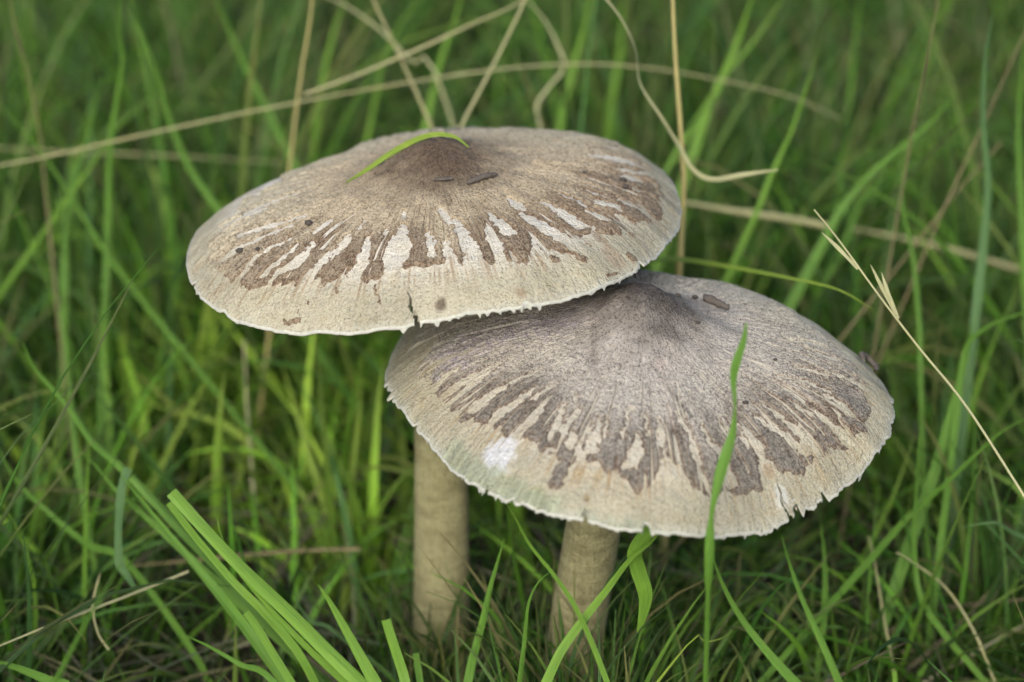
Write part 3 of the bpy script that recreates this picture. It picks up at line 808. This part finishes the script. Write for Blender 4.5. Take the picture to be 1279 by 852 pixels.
def clear_of_mushrooms(P, strict=0.9):
    """keep blades that neither pierce the caps nor stand in front of them or hide the stems"""
    ok = np.ones(len(P), bool)
    for (c, R, zmin), p in zip(CAPS_PLAN, (P_A, P_B)):
        d = np.hypot(P[..., 0] - c[0], P[..., 1] - c[1])
        ok &= ~((d < R + 0.004) & (P[..., 2] > zmin - 0.03)).any(1)
    for (x, y) in ((-0.0235, 0.028), (0.026, -0.008)):
        ok &= ~((np.hypot(P[..., 0] - x, P[..., 1] - y) < 0.011)).any(1)
    px, py = proj(P)
    near = P[..., 1] < 0.09
    ok &= ~(hull_mask(px, py) & near).any(1)
    stem = ((px > 505) & (px < 592) & (py > 520) & (py < 765) & (P[..., 1] < 0.03)) | ((px > 672) & (px < 785) & (py > 640) & (py < 730) & (P[..., 1] < 0.0))
    ok &= ~(stem.any(1) & (rng.random(len(P)) < strict))
    return ok


GREENS = np.array([(0.090, 0.245, 0.026), (0.125, 0.300, 0.032), (0.065, 0.185, 0.028), (0.155, 0.320, 0.036), (0.080, 0.195, 0.055), (0.12, 0.25, 0.065)])
SUNLIT_LIMES = np.array([(0.23, 0.43, 0.045), (0.28, 0.43, 0.055), (0.20, 0.38, 0.045)])  # lime greens with a sunny glow painted into the colour
DRIES = np.array([(0.18, 0.175, 0.11), (0.13, 0.12, 0.075), (0.22, 0.22, 0.15), (0.10, 0.085, 0.06), (0.14, 0.17, 0.11)])


def meadow(name, n, ybounds, lrange, wrange, lean, bend, palette, mat, seg=8, xk=1.0, tuft=0.6, strict=.9, hz=0.0, dens=None, flat=0.0):
    Y = ybounds[0] + (ybounds[1] - ybounds[0]) * rng.random(n)
    half = (0.17 + 0.20 * (Y + .1)) * xk
    X = rng.uniform(-1, 1, n) * half
    # tufts: bases pulled towards tuft centres, blades leaning out of them
    tc = np.stack([rng.uniform(-.4 * xk, .4 * xk, int(260 * xk)), rng.uniform(-.3, 1.3, int(260 * xk))], -1)
    d = np.hypot(X[:, None] - tc[None, :, 0], Y[:, None] - tc[None, :, 1])
    k = d.argmin(1)
    pull = (rng.random(n) < tuft) * 0.65
    X2, Y2 = X + (tc[k, 0] - X) * pull, Y + (tc[k, 1] - Y) * pull
    az = np.arctan2(Y2 - tc[k, 1], X2 - tc[k, 0]) + rng.normal(0, 1.0, n)
    if dens is not None:
        keep = rng.random(n) < dens(X2, Y2)
    else:
        keep = np.ones(n, bool)
    base = np.stack([X2, Y2, np.full(n, -0.004) + hz * rng.random(n)], -1)[keep]
    az = az[keep]; n = len(az)
    V, P = strips(base, az, rng.uniform(*lrange, n) * rng.uniform(.75, 1.1, n), rng.uniform(*wrange, n),
                  flat + np.abs(rng.normal(0, lean, n)), rng.normal(bend, bend * .6, n), rng.normal(0, 1.0, n), seg)
    P[..., 2] += 0
    ok = clear_of_mushrooms(P, strict)
    V = V[ok]; n = len(V)
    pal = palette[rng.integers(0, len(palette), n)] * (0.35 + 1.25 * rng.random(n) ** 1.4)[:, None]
    shp = V.shape[:3]
    tint = np.broadcast_to(pal[:, None, None, :], shp + (3,)).copy()
    # blades yellow towards their tips and pale at the sheath
    s = np.linspace(0, 1, shp[1])[None, :, None, None]
    age = (rng.random(n) ** 3)[:, None, None, None]
    tint = tint * (1 - age * s ** 2) + np.array([0.30, 0.26, 0.12]) * age * s ** 2
    along = np.stack(np.broadcast_arrays(np.array([-.5, 0, .5])[None, None, :], np.linspace(0, 1, shp[1])[None, :, None], rng.random(n)[:, None, None]), -1)
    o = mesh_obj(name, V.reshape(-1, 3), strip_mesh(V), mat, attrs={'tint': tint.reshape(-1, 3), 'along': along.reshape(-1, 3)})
    return tag(o, kind='stuff')


meadow('meadow_grass', 4000, (0.17, 0.95), (0.08, 0.23), (0.0011, 0.0034), 0.50, 0.85, GREENS * 0.8, M['tinted'])
meadow('meadow_grass', 4200, (0.00, 0.36), (0.04, 0.125), (0.0010, 0.0030), 0.45, 0.9, GREENS, M['tinted'],
       dens=lambda x, y: 1 - 0.85 * np.exp(-((x + .065) / .085) ** 2) * (y < .22))
meadow('meadow_grass', 1500, (0.09, 0.27), (0.05, 0.12), (0.0024, 0.0050), 0.45, 0.9, SUNLIT_LIMES * 1.1, M['tinted'],  # pool of light left of the stems, painted as brighter blades
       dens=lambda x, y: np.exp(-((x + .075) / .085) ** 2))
meadow('meadow_grass', 2600, (-0.060, -0.012), (0.060, 0.105), (0.0008, 0.0024), 0.30, 0.7, GREENS * 0.6, M['tinted'], strict=.6, tuft=.2,  # greens darkened to paint the dim light before the shorter stem
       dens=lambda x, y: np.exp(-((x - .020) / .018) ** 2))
meadow('meadow_grass', 2600, (-0.03, 0.016), (0.038, 0.072), (0.0008, 0.0024), 0.30, 0.7, GREENS * 0.6, M['tinted'], strict=.5, tuft=.2,  # same painted dimness in front of the tall stem
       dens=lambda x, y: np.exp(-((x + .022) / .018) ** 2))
meadow('meadow_grass', 1500, (0.0, 0.16), (0.03, 0.08), (0.0012, 0.0034), 0.45, 0.9, GREENS * 1.1, M['tinted'],
       dens=lambda x, y: np.exp(-((x - .06) / .07) ** 2))
meadow('meadow_grass', 2200, (-0.16, 0.06), (0.025, 0.07), (0.0008, 0.0024), 0.5, 0.9, GREENS * 0.6, M['tinted'], strict=.5)  # foreground shade put into the blade colour by darker greens
meadow('meadow_grass', 9000, (-0.15, 1.25), (0.06, 0.22), (0.0014, 0.0036), 0.45, 0.85, GREENS * 0.85, M['tinted'], xk=2.6,
       dens=lambda x, y: 1.0 * ((np.abs(x) > 0.17 + 0.20 * (y + .1)) | (y > .95)))
meadow('dry_thatch', 2600, (-0.10, 0.95), (0.04, 0.12), (0.0007, 0.0017), 0.22, 0.25, DRIES, M['thatch'], tuft=.2, strict=.5, hz=0.022, flat=1.15)
meadow('dry_thatch', 160, (0.30, 0.9), (0.10, 0.20), (0.0010, 0.0018), 0.5, 1.0, DRIES, M['thatch'], tuft=.3)


# ------------------------------------------------------------------ single blades and stalks one can pick out
def smooth_path(pts, n):
    P = np.asarray(pts, float)
    if len(P) == 2:
        return P[0] + (P[1] - P[0]) * np.linspace(0, 1, n)[:, None]
    Q = np.vstack([2 * P[0] - P[1], P, 2 * P[-1] - P[-2]])
    L = np.concatenate([[0], np.cumsum(np.linalg.norm(np.diff(P, axis=0), axis=1))])
    out = []
    for u in np.linspace(0, L[-1], n):
        i = min(max(np.searchsorted(L, u, 'right') - 1, 0), len(P) - 2)
        t = (u - L[i]) / (L[i + 1] - L[i] + 1e-12)
        a, b, c, d = Q[i], Q[i + 1], Q[i + 2], Q[i + 3]
        out.append(0.5 * (2 * b + (c - a) * t + (2 * a - 5 * b + 4 * c - d) * t * t + (3 * b - 3 * c + d - a) * t ** 3))
    return np.array(out)


def rooted(P):
    """run the lower end of a path on into the ground"""
    P = [np.array(q) for q in P]
    e = P[-1]
    if e[2] < 0.004:
        return P
    d = e - P[-2]; d /= np.linalg.norm(d)
    if d[2] < -0.35:
        run = (e[2] + 0.004) / -d[2]
        m = max(1, int(round(run / np.linalg.norm(P[-1] - P[-2]))))
        P += [e + d * run * (i + 1) / m for i in range(m)]
    else:
        h = d.copy(); h[2] = 0
        P.append(e + h * min(0.03, e[2]) + np.array([0, 0.0, -e[2] * 0.55]))
        P.append(e + h * min(0.04, e[2] * 1.3) + np.array([0, 0.0, -e[2] - 0.004]))
    return P


def blade(name, label, cat, group, mat, w_mm, pts, shape='blade', roots=True, twist=0.0, face=0.0, parent=None, widths=None, world=False):
    P = [np.array(q) if world else at(*q) for q in pts]
    if roots: P = rooted(P)
    n = max(18, 8 * len(P))
    Q = smooth_path(P, n)
    s = np.linspace(0, 1, n)                      # 0 at the tip, 1 at the root
    w = w_mm / 1000.0
    sd_ = rnd.random()
    if shape == 'stalk':
        kn = 1 + 0.35 * np.exp(-((s - 0.45) / 0.012) ** 2)
        V, F, al = tube(Q, w / 2 * (0.55 + 0.45 * np.minimum(1, s * 2)) * kn, 7)
        al[:, 2] = sd_
    else:
        T_ = np.gradient(Q, axis=0); T_ /= np.linalg.norm(T_, axis=1)[:, None] + 1e-12
        view = CAM - Q; view /= np.linalg.norm(view, axis=1)[:, None]
        view = np.broadcast_to(np.array([0.0, -0.80, 0.60]), Q.shape)
        a = np.cross(T_, view); a /= np.linalg.norm(a, axis=1)[:, None] + 1e-9
        b = np.cross(a, T_)
        tw = face + twist * s + 0.25 * (vnoise(s * 5, s * 0 + sd_ * 50, s * 0, 5) - .5)
        A = a * np.cos(tw)[:, None] + b * np.sin(tw)[:, None]
        B = np.cross(A, T_)
        if shape == 'cut': prof = np.minimum(1, 0.82 + s * 0.5)
        elif shape == 'ribbon': prof = np.minimum(1, .25 + s * 6) * (0.75 + 0.4 * vnoise(s * 7, s * 0 + sd_ * 9, s * 0, 6))
        else: prof = np.minimum(1, (s * 2.4) ** 0.75 + .04) * (1 - 0.25 * s)
        if widths: prof = np.interp(s, np.linspace(0, 1, len(widths)), widths)
        prof = prof * (0.93 + 0.14 * vnoise(s * 9, s * 0 + sd_ * 31, s * 0, 8))
        hw = w / 2 * prof
        edge_ = [Q - A * hw[:, None], Q - A * (hw * .45)[:, None] + B * (hw * .16)[:, None], Q + B * (hw * 0.34)[:, None],
                 Q + A * (hw * .45)[:, None] + B * (hw * .16)[:, None], Q + A * hw[:, None]]
        V = np.stack(edge_, 1)
        al = np.stack(np.broadcast_arrays(np.array([-.5, -.25, 0, .25, .5])[None, :], s[:, None], np.array(sd_)), -1).reshape(-1, 3)
        ii = np.arange(n - 1)[:, None] * 5 + np.arange(4)[None, :]
        F = np.stack([ii, ii + 1, ii + 6, ii + 5], -1).reshape(-1, 4)
        V = V.reshape(-1, 3)
    if parent is not None:
        return mesh_obj(name, V, F, M[mat], parent, attrs={'along': al})
    return tag(mesh_obj(name, V, F, M[mat], None, attrs={'along': al}, origin=Q[-1]), label, cat, group)


GB, DS = 'green blades standing out of the meadow', 'dry stalks lying and standing in the grass'


def gb(label, mat, w, pts, **k): return blade('grass_blade', label, 'grass blade', GB, mat, w, pts, **k)
def ds(label, mat, w, pts, **k): return blade('dry_stalk', label, 'dry stalk', DS, mat, w, pts, **k)


# in focus, around the caps
DRAPE = [(-0.34, -0.11, 0.0010), (-0.26, -0.06, 0.0013), (-0.17, -0.02, 0.0016), (-0.08, 0.02, 0.0018), (0.01, 0.03, 0.0022), (0.09, 0.02, 0.0022), (0.15, -0.01, 0.0012)]
gb('slender twisted green blade rising in front of the grey cap', 'mid', 2.7,
   [(932, 403, -.075), (929, 425, -.077), (919, 455, -.079), (916, 475, -.080), (918, 505, -.083), (915, 540, -.086), (905, 573, -.089), (895, 610, -.092), (888, 650, -.097), (885, 720, -.10), (881, 860, -.10)],
   widths=[.2, .7, .95, .55, .2, .7, 1.1, 1.15, .75, .45, .95, 1.15, .9, .5] + [.55] * 20, twist=0.4)
gb('lime green blade draped over the dark centre of the tan cap', 'lime', 1.9,
   [cap_point(P_A, np.array(math.atan2(y, x)), np.array(math.hypot(x, y)), h) for x, y, h in DRAPE], roots=False, world=True, widths=[.15, .7, 1, 1, .9, .7, .2])
gb('arching yellow green blade reaching right above the grey cap', 'lime', 3.0,
   [(1090, 386, .03), (1045, 361, .035), (980, 346, .05), (910, 333, .07), (850, 324, .09), (800, 326, .125)])
ds('upright yellow straw touching the right edge of the tan cap', 'straw', 2.2,
   [(838, -60, .10), (843, 60, .10), (850, 160, .10), (854, 230, .10), (848, 345, .098)], shape='stalk')
ds('pale curled ribbon of dry grass looping around the yellow straw', 'pale', 2.1,
   [(972, 212, .07), (930, 218, .075), (890, 224, .08), (866, 212, .085), (848, 182, .09), (825, 145, .09), (800, 105, .095), (794, 62, .095), (775, 22, .10), (752, -8, .10), (735, -40, .105)], shape='ribbon', roots=False, twist=2.5)

t = empty('seed_stalk', tuple(at(1292, 640, -.05)), 'thin pale seed stalk with split spikelets slanting across the right side', 'seed stalk', DS)
blade('stem', None, None, None, 'pale', 1.0, [(1017, 262, -.02), (1050, 303, -.022), (1100, 372, -.03), (1150, 437, -.035), (1210, 512, -.04), (1292, 640, -.05)], shape='stalk', parent=t)
for pts in ([(1026, 290, -.022), (1045, 308, -.023), (1072, 336, -.026)], [(1087, 330, -.026), (1100, 356, -.029), (1122, 398, -.032)],
            [(1101, 340, -.027), (1108, 362, -.030), (1120, 393, -.032)]):
    blade('spikelet', None, None, None, 'pale', 1.25, pts, roots=False, parent=t)

# lower left bundle
gb('broad bright blade with a cut tip, foremost of the bundle at lower left', 'fresh', 4.4,
   [(214, 615, -.03), (250, 655, -.035), (300, 708, -.04), (360, 765, -.045), (410, 815, -.05), (455, 858, -.055)], shape='cut', face=.3)
gb('shaded broad blade lying just under the bright cut blade at lower left', 'mid', 4.6,
   [(150, 592, .0), (205, 660, -.005), (262, 728, -.015), (315, 795, -.03), (360, 858, -.04)], face=-.5)
gb('narrow upright tip curving beside the bright cut blade at lower left', 'fresh', 2.4,
   [(270, 641, -.03), (276, 668, -.033), (292, 705, -.037), (330, 752, -.042), (380, 805, -.047), (430, 852, -.05)])
gb('second cut blade close alongside the bright one, slightly below its tip', 'fresh', 2.6,
   [(211, 628, -.026), (245, 672, -.03), (290, 725, -.037), (330, 765, -.042), (370, 812, -.047), (395, 856, -.05)], shape='cut')
gb('narrow blade folding down steeply under the lower left bundle', 'fresh', 2.7,
   [(307, 765, -.05), (322, 785, -.052), (342, 818, -.055), (366, 856, -.06)], shape='cut')
gb('low dark green blade slanting to the bottom edge at lower left', 'mid', 2.8,
   [(232, 794, -.045), (262, 808, -.048), (300, 830, -.052), (345, 856, -.06)])
gb('wide pointed blade aiming up left of the tall stem', 'fresh', 5.4,
   [(397, 730, -.045), (412, 752, -.048), (438, 798, -.052), (470, 856, -.058)])
gb('square tipped short blade right of the wide pointed one', 'fresh', 3.6,
   [(482, 774, -.05), (490, 800, -.052), (503, 840, -.055), (508, 862, -.058)], shape='cut')
gb('tiny cut blade against the foot of the tall stem', 'mid', 2.4, [(519, 816, -.045), (522, 834, -.047), (526, 860, -.05)], shape='cut')
gb('hooked bluish sliver curving above the wide pointed blade', 'blue', 2.0,
   [(367, 735, .0), (374, 758, -.002), (392, 778, -.004), (420, 790, -.006)])
gb('long arching blade crossing the left side from the edge to the bundle', 'mid', 4.2,
   [(27, 425, .05), (45, 462, .048), (85, 508, .04), (115, 552, .03), (150, 583, .02), (205, 640, .01), (262, 700, .0)], twist=1.4)
gb('short leaf tip branching off the long arching blade at left', 'mid', 3.4, [(97, 561, .03), (118, 580, .028), (140, 607, .024), (165, 630, .02)])
gb('drooping folded leaf hanging below the long arching blade', 'blue', 2.9,
   [(170, 737, -.005), (158, 718, .0), (149, 702, .003), (148, 660, .008), (152, 610, .014), (160, 585, .018)], roots=False, shape='ribbon')
gb('thin tall blade standing at far left behind the arching one', 'mid', 2.5,
   [(78, 380, .10), (86, 470, .085), (94, 560, .07), (108, 650, .055), (120, 720, .045)])
ds('pale thin stalk slanting in from the left edge near the bottom', 'pale', 1.0,
   [(-20, 815, -.05), (50, 786, -.04), (110, 763, -.03), (165, 742, -.02), (235, 714, -.005)], shape='stalk', roots=False)
ds('whitish bent strand dangling below the drooping leaf', 'olive', 0.8,
   [(125, 715, -.005), (116, 755, -.012), (122, 790, -.02), (136, 812, -.025)], roots=False, shape='ribbon')

# in front of and beside the stems
gb('thin stem like blade curving from the grey cap rim across both stems', 'fresh', 2.0,
   [(620, 612, -.065), (640, 640, -.067), (660, 678, -.068), (690, 716, -.07), (715, 752, -.072), (738, 800, -.075), (762, 862, -.08)])
gb('blade crossing the shorter stem from upper right to lower left', 'fresh', 3.6,
   [(832, 650, -.07), (815, 675, -.069), (786, 700, -.068), (757, 738, -.068), (728, 775, -.07), (700, 815, -.074), (680, 858, -.08)])
gb('single upright pointed blade between the two stems', 'mid', 3.2,
   [(630, 672, -.035), (622, 700, -.036), (612, 735, -.038), (602, 780, -.04), (590, 825, -.044), (583, 860, -.048)])
gb('wide drooping leaf hanging right of the shorter stem', 'fresh', 5.2,
   [(796, 790, -.062), (803, 768, -.063), (806, 742, -.064), (797, 712, -.064), (793, 690, -.065), (806, 668, -.066), (822, 655, -.067)], roots=False)
gb('slim green blade leaning left across the base of the shorter stem', 'mid', 1.9,
   [(690, 712, -.045), (672, 728, -.045), (660, 755, -.047), (655, 800, -.05), (648, 860, -.054)])
gb('pair forming blade rising right of the slender blade below the grey cap', 'mid', 2.8,
   [(976, 668, -.02), (985, 700, -.022), (1002, 748, -.027), (1028, 806, -.033), (1052, 862, -.04)])
gb('green blade leaning left under the front of the grey cap', 'mid', 3.6,
   [(888, 690, -.03), (905, 735, -.034), (930, 778, -.038), (965, 822, -.043), (1000, 860, -.047)])
gb('faint upright blade under the right part of the grey cap', 'mid', 2.6, [(1025, 650, .02), (1030, 700, .015), (1030, 760, .008), (1022, 830, .0)])
gb('curving green stem at lower right bending to the bottom edge', 'mid', 2.2,
   [(1152, 500, .05), (1146, 590, .035), (1142, 680, .02), (1150, 745, .01), (1178, 790, .0), (1205, 822, -.008)])
ds('bent straw at lower right running down to the bottom edge', 'olive', 1.1,
   [(1120, 690, .02), (1168, 722, .012), (1195, 752, .005), (1222, 800, -.005), (1244, 856, -.012)], shape='stalk')
ds('greyish bent stalk between two curved blades at lower right', 'olive', 1.0,
   [(1085, 670, .03), (1093, 705, .024), (1102, 760, .014), (1115, 830, .0)], shape='stalk')
gb('bluish floating leaf tip at the right edge below the seed stalk', 'blue', 3.2,
   [(1200, 659, .0), (1222, 655, .0), (1245, 653, .002), (1265, 665, .006), (1300, 680, .01)], roots=True)
gb('thin blade sweeping from the right edge down to the grey cap rim', 'mid', 2.6,
   [(1300, 515, .02), (1258, 535, .024), (1225, 562, .026), (1180, 605, .028), (1135, 645, .03), (1095, 690, .02)])
gb('wide blade fan rising right of the grey cap', 'mid', 4.8, [(1214, 405, .08), (1208, 440, .075), (1190, 510, .065), (1172, 575, .055), (1150, 640, .045)])
gb('blade arching from the right edge into the fan beside the grey cap', 'mid', 3.0, [(1310, 382, .06), (1262, 396, .065), (1228, 412, .07), (1205, 440, .072), (1195, 520, .06)])
gb('short square green stub poking up at the bottom edge right', 'fresh', 1.8, [(1117, 838, -.035), (1118, 850, -.036), (1118, 870, -.038)], shape='cut')
gb('thin white green sprig under the grey cap near the bottom', 'lime', 1.0, [(914, 788, -.055), (900, 798, -.055), (880, 802, -.056), (858, 806, -.058)])

# behind the caps: stalks
ds('straight yellow straw standing above the left part of the tan cap', 'straw', 1.51, [(395, -60, .17), (388, 20, .17), (375, 100, .168), (361, 215, .165)], shape='stalk')
ds('leaning olive straw meeting the left side of the tan cap centre', 'olive', 1.80, [(440, -60, .17), (470, 8, .17), (500, 72, .168), (522, 120, .165), (542, 165, .16)], shape='stalk')
ds('pale straw leaning right above the tan cap centre', 'olive', 1.80, [(668, -30, 0.160), (652, 8, 0.158), (628, 58, 0.152), (600, 112, 0.145), (572, 168, 0.140), (562, 215, .138), (560, 330, .13)], shape='stalk')
ds('bent pale grass arching down to the back edge of the tan cap', 'pale', 1.51, [(655, -5, .20), (682, 28, .20), (698, 60, .198), (704, 85, .196), (686, 108, .195), (671, 132, .192), (676, 165, .19)], shape='ribbon')
ds('long pale stalk bowing across the whole upper background', 'olive', 0.95,
   [(1048, 148, 0.195), (985, 120, 0.195), (900, 100, 0.195), (810, 85, 0.190), (720, 80, 0.185), (620, 87, 0.180), (480, 108, 0.175), (330, 136, 0.165), (180, 168, 0.160), (60, 195, 0.155), (-30, 212, 0.150)], shape='stalk', roots=False)
ds('pale stalk slanting up to the top edge above the tan cap', 'olive', 1.15, [(690, -22, 0.170), (640, 8, 0.170), (590, 30, 0.168), (530, 58, 0.166), (450, 92, 0.162), (380, 118, 0.160)], shape='stalk', roots=False)
ds('pale kinked stalk falling from the top edge left of centre', 'pale', 1.44, [(395, -12, 0.220), (440, 12, 0.220), (480, 42, 0.218), (515, 78, 0.215), (545, 95, 0.210)], shape='stalk')
ds('faint level stalk in the upper left background', 'olive', 0.8, [(350, 203, 0.230), (270, 198, 0.230), (180, 193, 0.232), (80, 190, 0.235), (-40, 182, 0.240)], shape='stalk', roots=False)
ds('thick pale stalk lying right of the tan cap', 'olive', 2.74, [(850, 252, 0.170), (920, 264, 0.170), (990, 274, 0.170), (1040, 284, 0.170)], shape='stalk', roots=False)
ds('dull olive stalk lying level behind the seed stalk at right', 'olive', 2.3, [(1060, 285, 0.200), (1130, 298, 0.200), (1200, 315, 0.200), (1300, 345, 0.200)], shape='stalk', roots=False)
ds('thin dark straw dropping from the top edge at upper right', 'brown', 0.86, [(1178, -30, .13), (1168, 20, .13), (1156, 85, .128), (1140, 162, .125), (1128, 230, .12)], shape='stalk')
ds('brown straw slanting down at far right', 'brown', 0.95, [(1290, 20, .14), (1262, 80, .14), (1230, 152, .138), (1200, 215, .135), (1180, 258, .132), (1162, 300, .13)], shape='stalk')
ds('short brown side straw joining the slanting one at far right', 'brown', 1.15, [(1250, 178, .145), (1222, 210, .142), (1195, 240, .138), (1176, 264, .134)], shape='stalk')
ds('brown upright straw near the left edge of the background', 'brown', 0.9, [(8, -30, .18), (18, 30, .18), (34, 90, .178), (50, 170, .175), (54, 210, .17)], shape='stalk')
ds('brownish low stalk crossing behind the bundle at lower left', 'brown', 1.58, [(150, 708, .045), (220, 702, .048), (300, 694, .05), (380, 688, .05), (450, 686, .048)], shape='stalk', roots=False)
ds('pale vertical stalk under the left half of the tan cap', 'pale', 1.37, [(305, 425, .14), (308, 500, .125), (314, 580, .11), (320, 660, .09)], shape='stalk')

# behind the caps: green blades
for lab, mat, w, pts in [
    ('long blade running from the top edge to the left rim of the tan cap', 'mid', 3.44, [(158, -10, .19), (178, 45, .19), (196, 95, .188), (215, 160, .185), (240, 215, .18), (268, 255, .175)]),
    ('kinked upright blade in the upper left background', 'mid', 2.95, [(150, -20, .17), (149, 40, .17), (153, 75, .17), (145, 130, .17), (138, 180, .168), (134, 300, .16), (130, 420, .14)]),
    ('short leaf branching right off the kinked blade in the upper left', 'fresh', 2.46, [(182, 124, .17), (166, 140, .17), (150, 155, .17), (138, 172, .17)]),
    ('long thin blade slanting down right in the left background', 'mid', 2.30, [(-15, 115, .16), (30, 165, .16), (62, 205, .158), (100, 265, .155), (135, 320, .15), (185, 385, .14), (230, 440, .13)]),
    ('dark blade leaning left beside the slanting thin one', 'mid', 3.28, [(122, 105, .2), (112, 160, .198), (95, 220, .19), (82, 290, .18), (80, 400, .16)]),
    ('broad soft blade falling from the top above the tan cap left rim', 'mid', 4.10, [(262, -20, .24), (285, 35, .24), (305, 80, .238), (325, 120, .235), (345, 160, .23)]),
    ('bright blade leaning right behind the yellow straw at left', 'fresh', 3.61, [(440, -25, .28), (420, 30, .28), (405, 90, .275), (395, 160, .27)]),
    ('bright upright blade in the gap between the crossing pale straws', 'fresh', 4.10, [(582, -30, .24), (568, 25, .24), (552, 70, .238), (540, 120, .235), (530, 165, .23)]),
    ('blade with bent tip behind the leaning olive straw', 'fresh', 2.62, [(535, -15, .26), (515, 10, .26), (500, 30, .26), (480, 75, .255), (466, 140, .25)]),
    ('soft bright blade above the back edge of the tan cap', 'fresh', 4.26, [(745, -30, .24), (728, 40, .24), (712, 100, .235), (698, 165, .23)]),
    ('broad blurred blade behind the pale curled ribbon', 'fresh', 4.10, [(780, -20, .30), (775, 60, .30), (765, 120, .295), (755, 200, .29)]),
    ('wide bright blade descending left of centre right', 'fresh', 5.08, [(948, -30, .22), (925, 40, .22), (905, 90, .218), (885, 135, .215), (868, 185, .21), (850, 240, .20)]),
    ('narrower blade joining the wide one right of the yellow straw', 'fresh', 2.95, [(985, -15, .23), (960, 25, .228), (935, 60, .224), (905, 95, .22), (880, 135, .216)]),
    ('tall thin blade slanting past the pale stalk end at right', 'fresh', 2.95, [(1022, 62, .15), (1010, 100, .15), (990, 160, .148), (965, 215, .145), (945, 265, .14), (918, 325, .135)]),
    ('wide curved blade sweeping up right of the arching lime one', 'mid', 4.26, [(1198, 110, .17), (1165, 150, .17), (1125, 185, .168), (1085, 220, .165), (1050, 262, .16), (1030, 300, .155)]),
    ('second curved blade under the wide sweeping one at right', 'mid', 2.95, [(1150, 170, .19), (1115, 210, .188), (1080, 245, .185), (1060, 290, .18)]),
    ('tall straight bluish blade near the right edge', 'blue', 3.77, [(1240, 15, .12), (1230, 80, .12), (1228, 150, .118), (1234, 230, .115), (1228, 310, .11), (1218, 400, .10)]),
    ('forked thin blade below the dark dropping straw at right', 'mid', 2.30, [(1140, 160, .125), (1128, 210, .125), (1128, 260, .12), (1140, 320, .115), (1148, 400, .10), (1150, 470, .09)]),
    ('upright blade at the far right edge of the frame', 'mid', 2.95, [(1283, 20, .16), (1276, 90, .16), (1272, 170, .155), (1276, 260, .145)]),
    ('dim upright blade high in the centre right background', 'mid', 3.28, [(1078, -25, .28), (1068, 50, .28), (1062, 120, .275), (1052, 200, .27)]),
    ('yellow green blade under the tan cap left of the tall stem', 'lime', 3.12, [(352, 455, .13), (372, 520, .122), (390, 580, .11), (412, 655, .095)]),
    ('lime upright blade just left of the tall stem', 'lime', 2.79, [(452, 452, .12), (448, 520, .11), (440, 590, .10), (436, 650, .09)]),
    ('slanting lime blade below the left rim of the tan cap', 'lime', 2.95, [(262, 470, .13), (240, 505, .127), (222, 540, .122), (205, 575, .115)]),
    ('bright low blade crossing under the left rim of the tan cap', 'lime', 3.12, [(168, 490, .13), (205, 510, .128), (250, 520, .125), (300, 545, .12)]),
    ('vertical green blade in the left middle ground', 'fresh', 2.46, [(128, 375, .14), (130, 430, .135), (135, 500, .125), (138, 590, .11)]),
    ('blade leaning in from the left edge above the pale thin stalk', 'mid', 2.79, [(-10, 545, .05), (20, 600, .045), (60, 640, .04), (110, 680, .03), (160, 705, .02)]),
    ('dark broad leaf in the bottom left corner', 'mid', 4.92, [(-25, 822, -.05), (15, 832, -.05), (60, 850, -.055), (100, 872, -.06)]),
]:
    gb(lab, mat, w, pts, twist=rnd.uniform(-.6, .6))
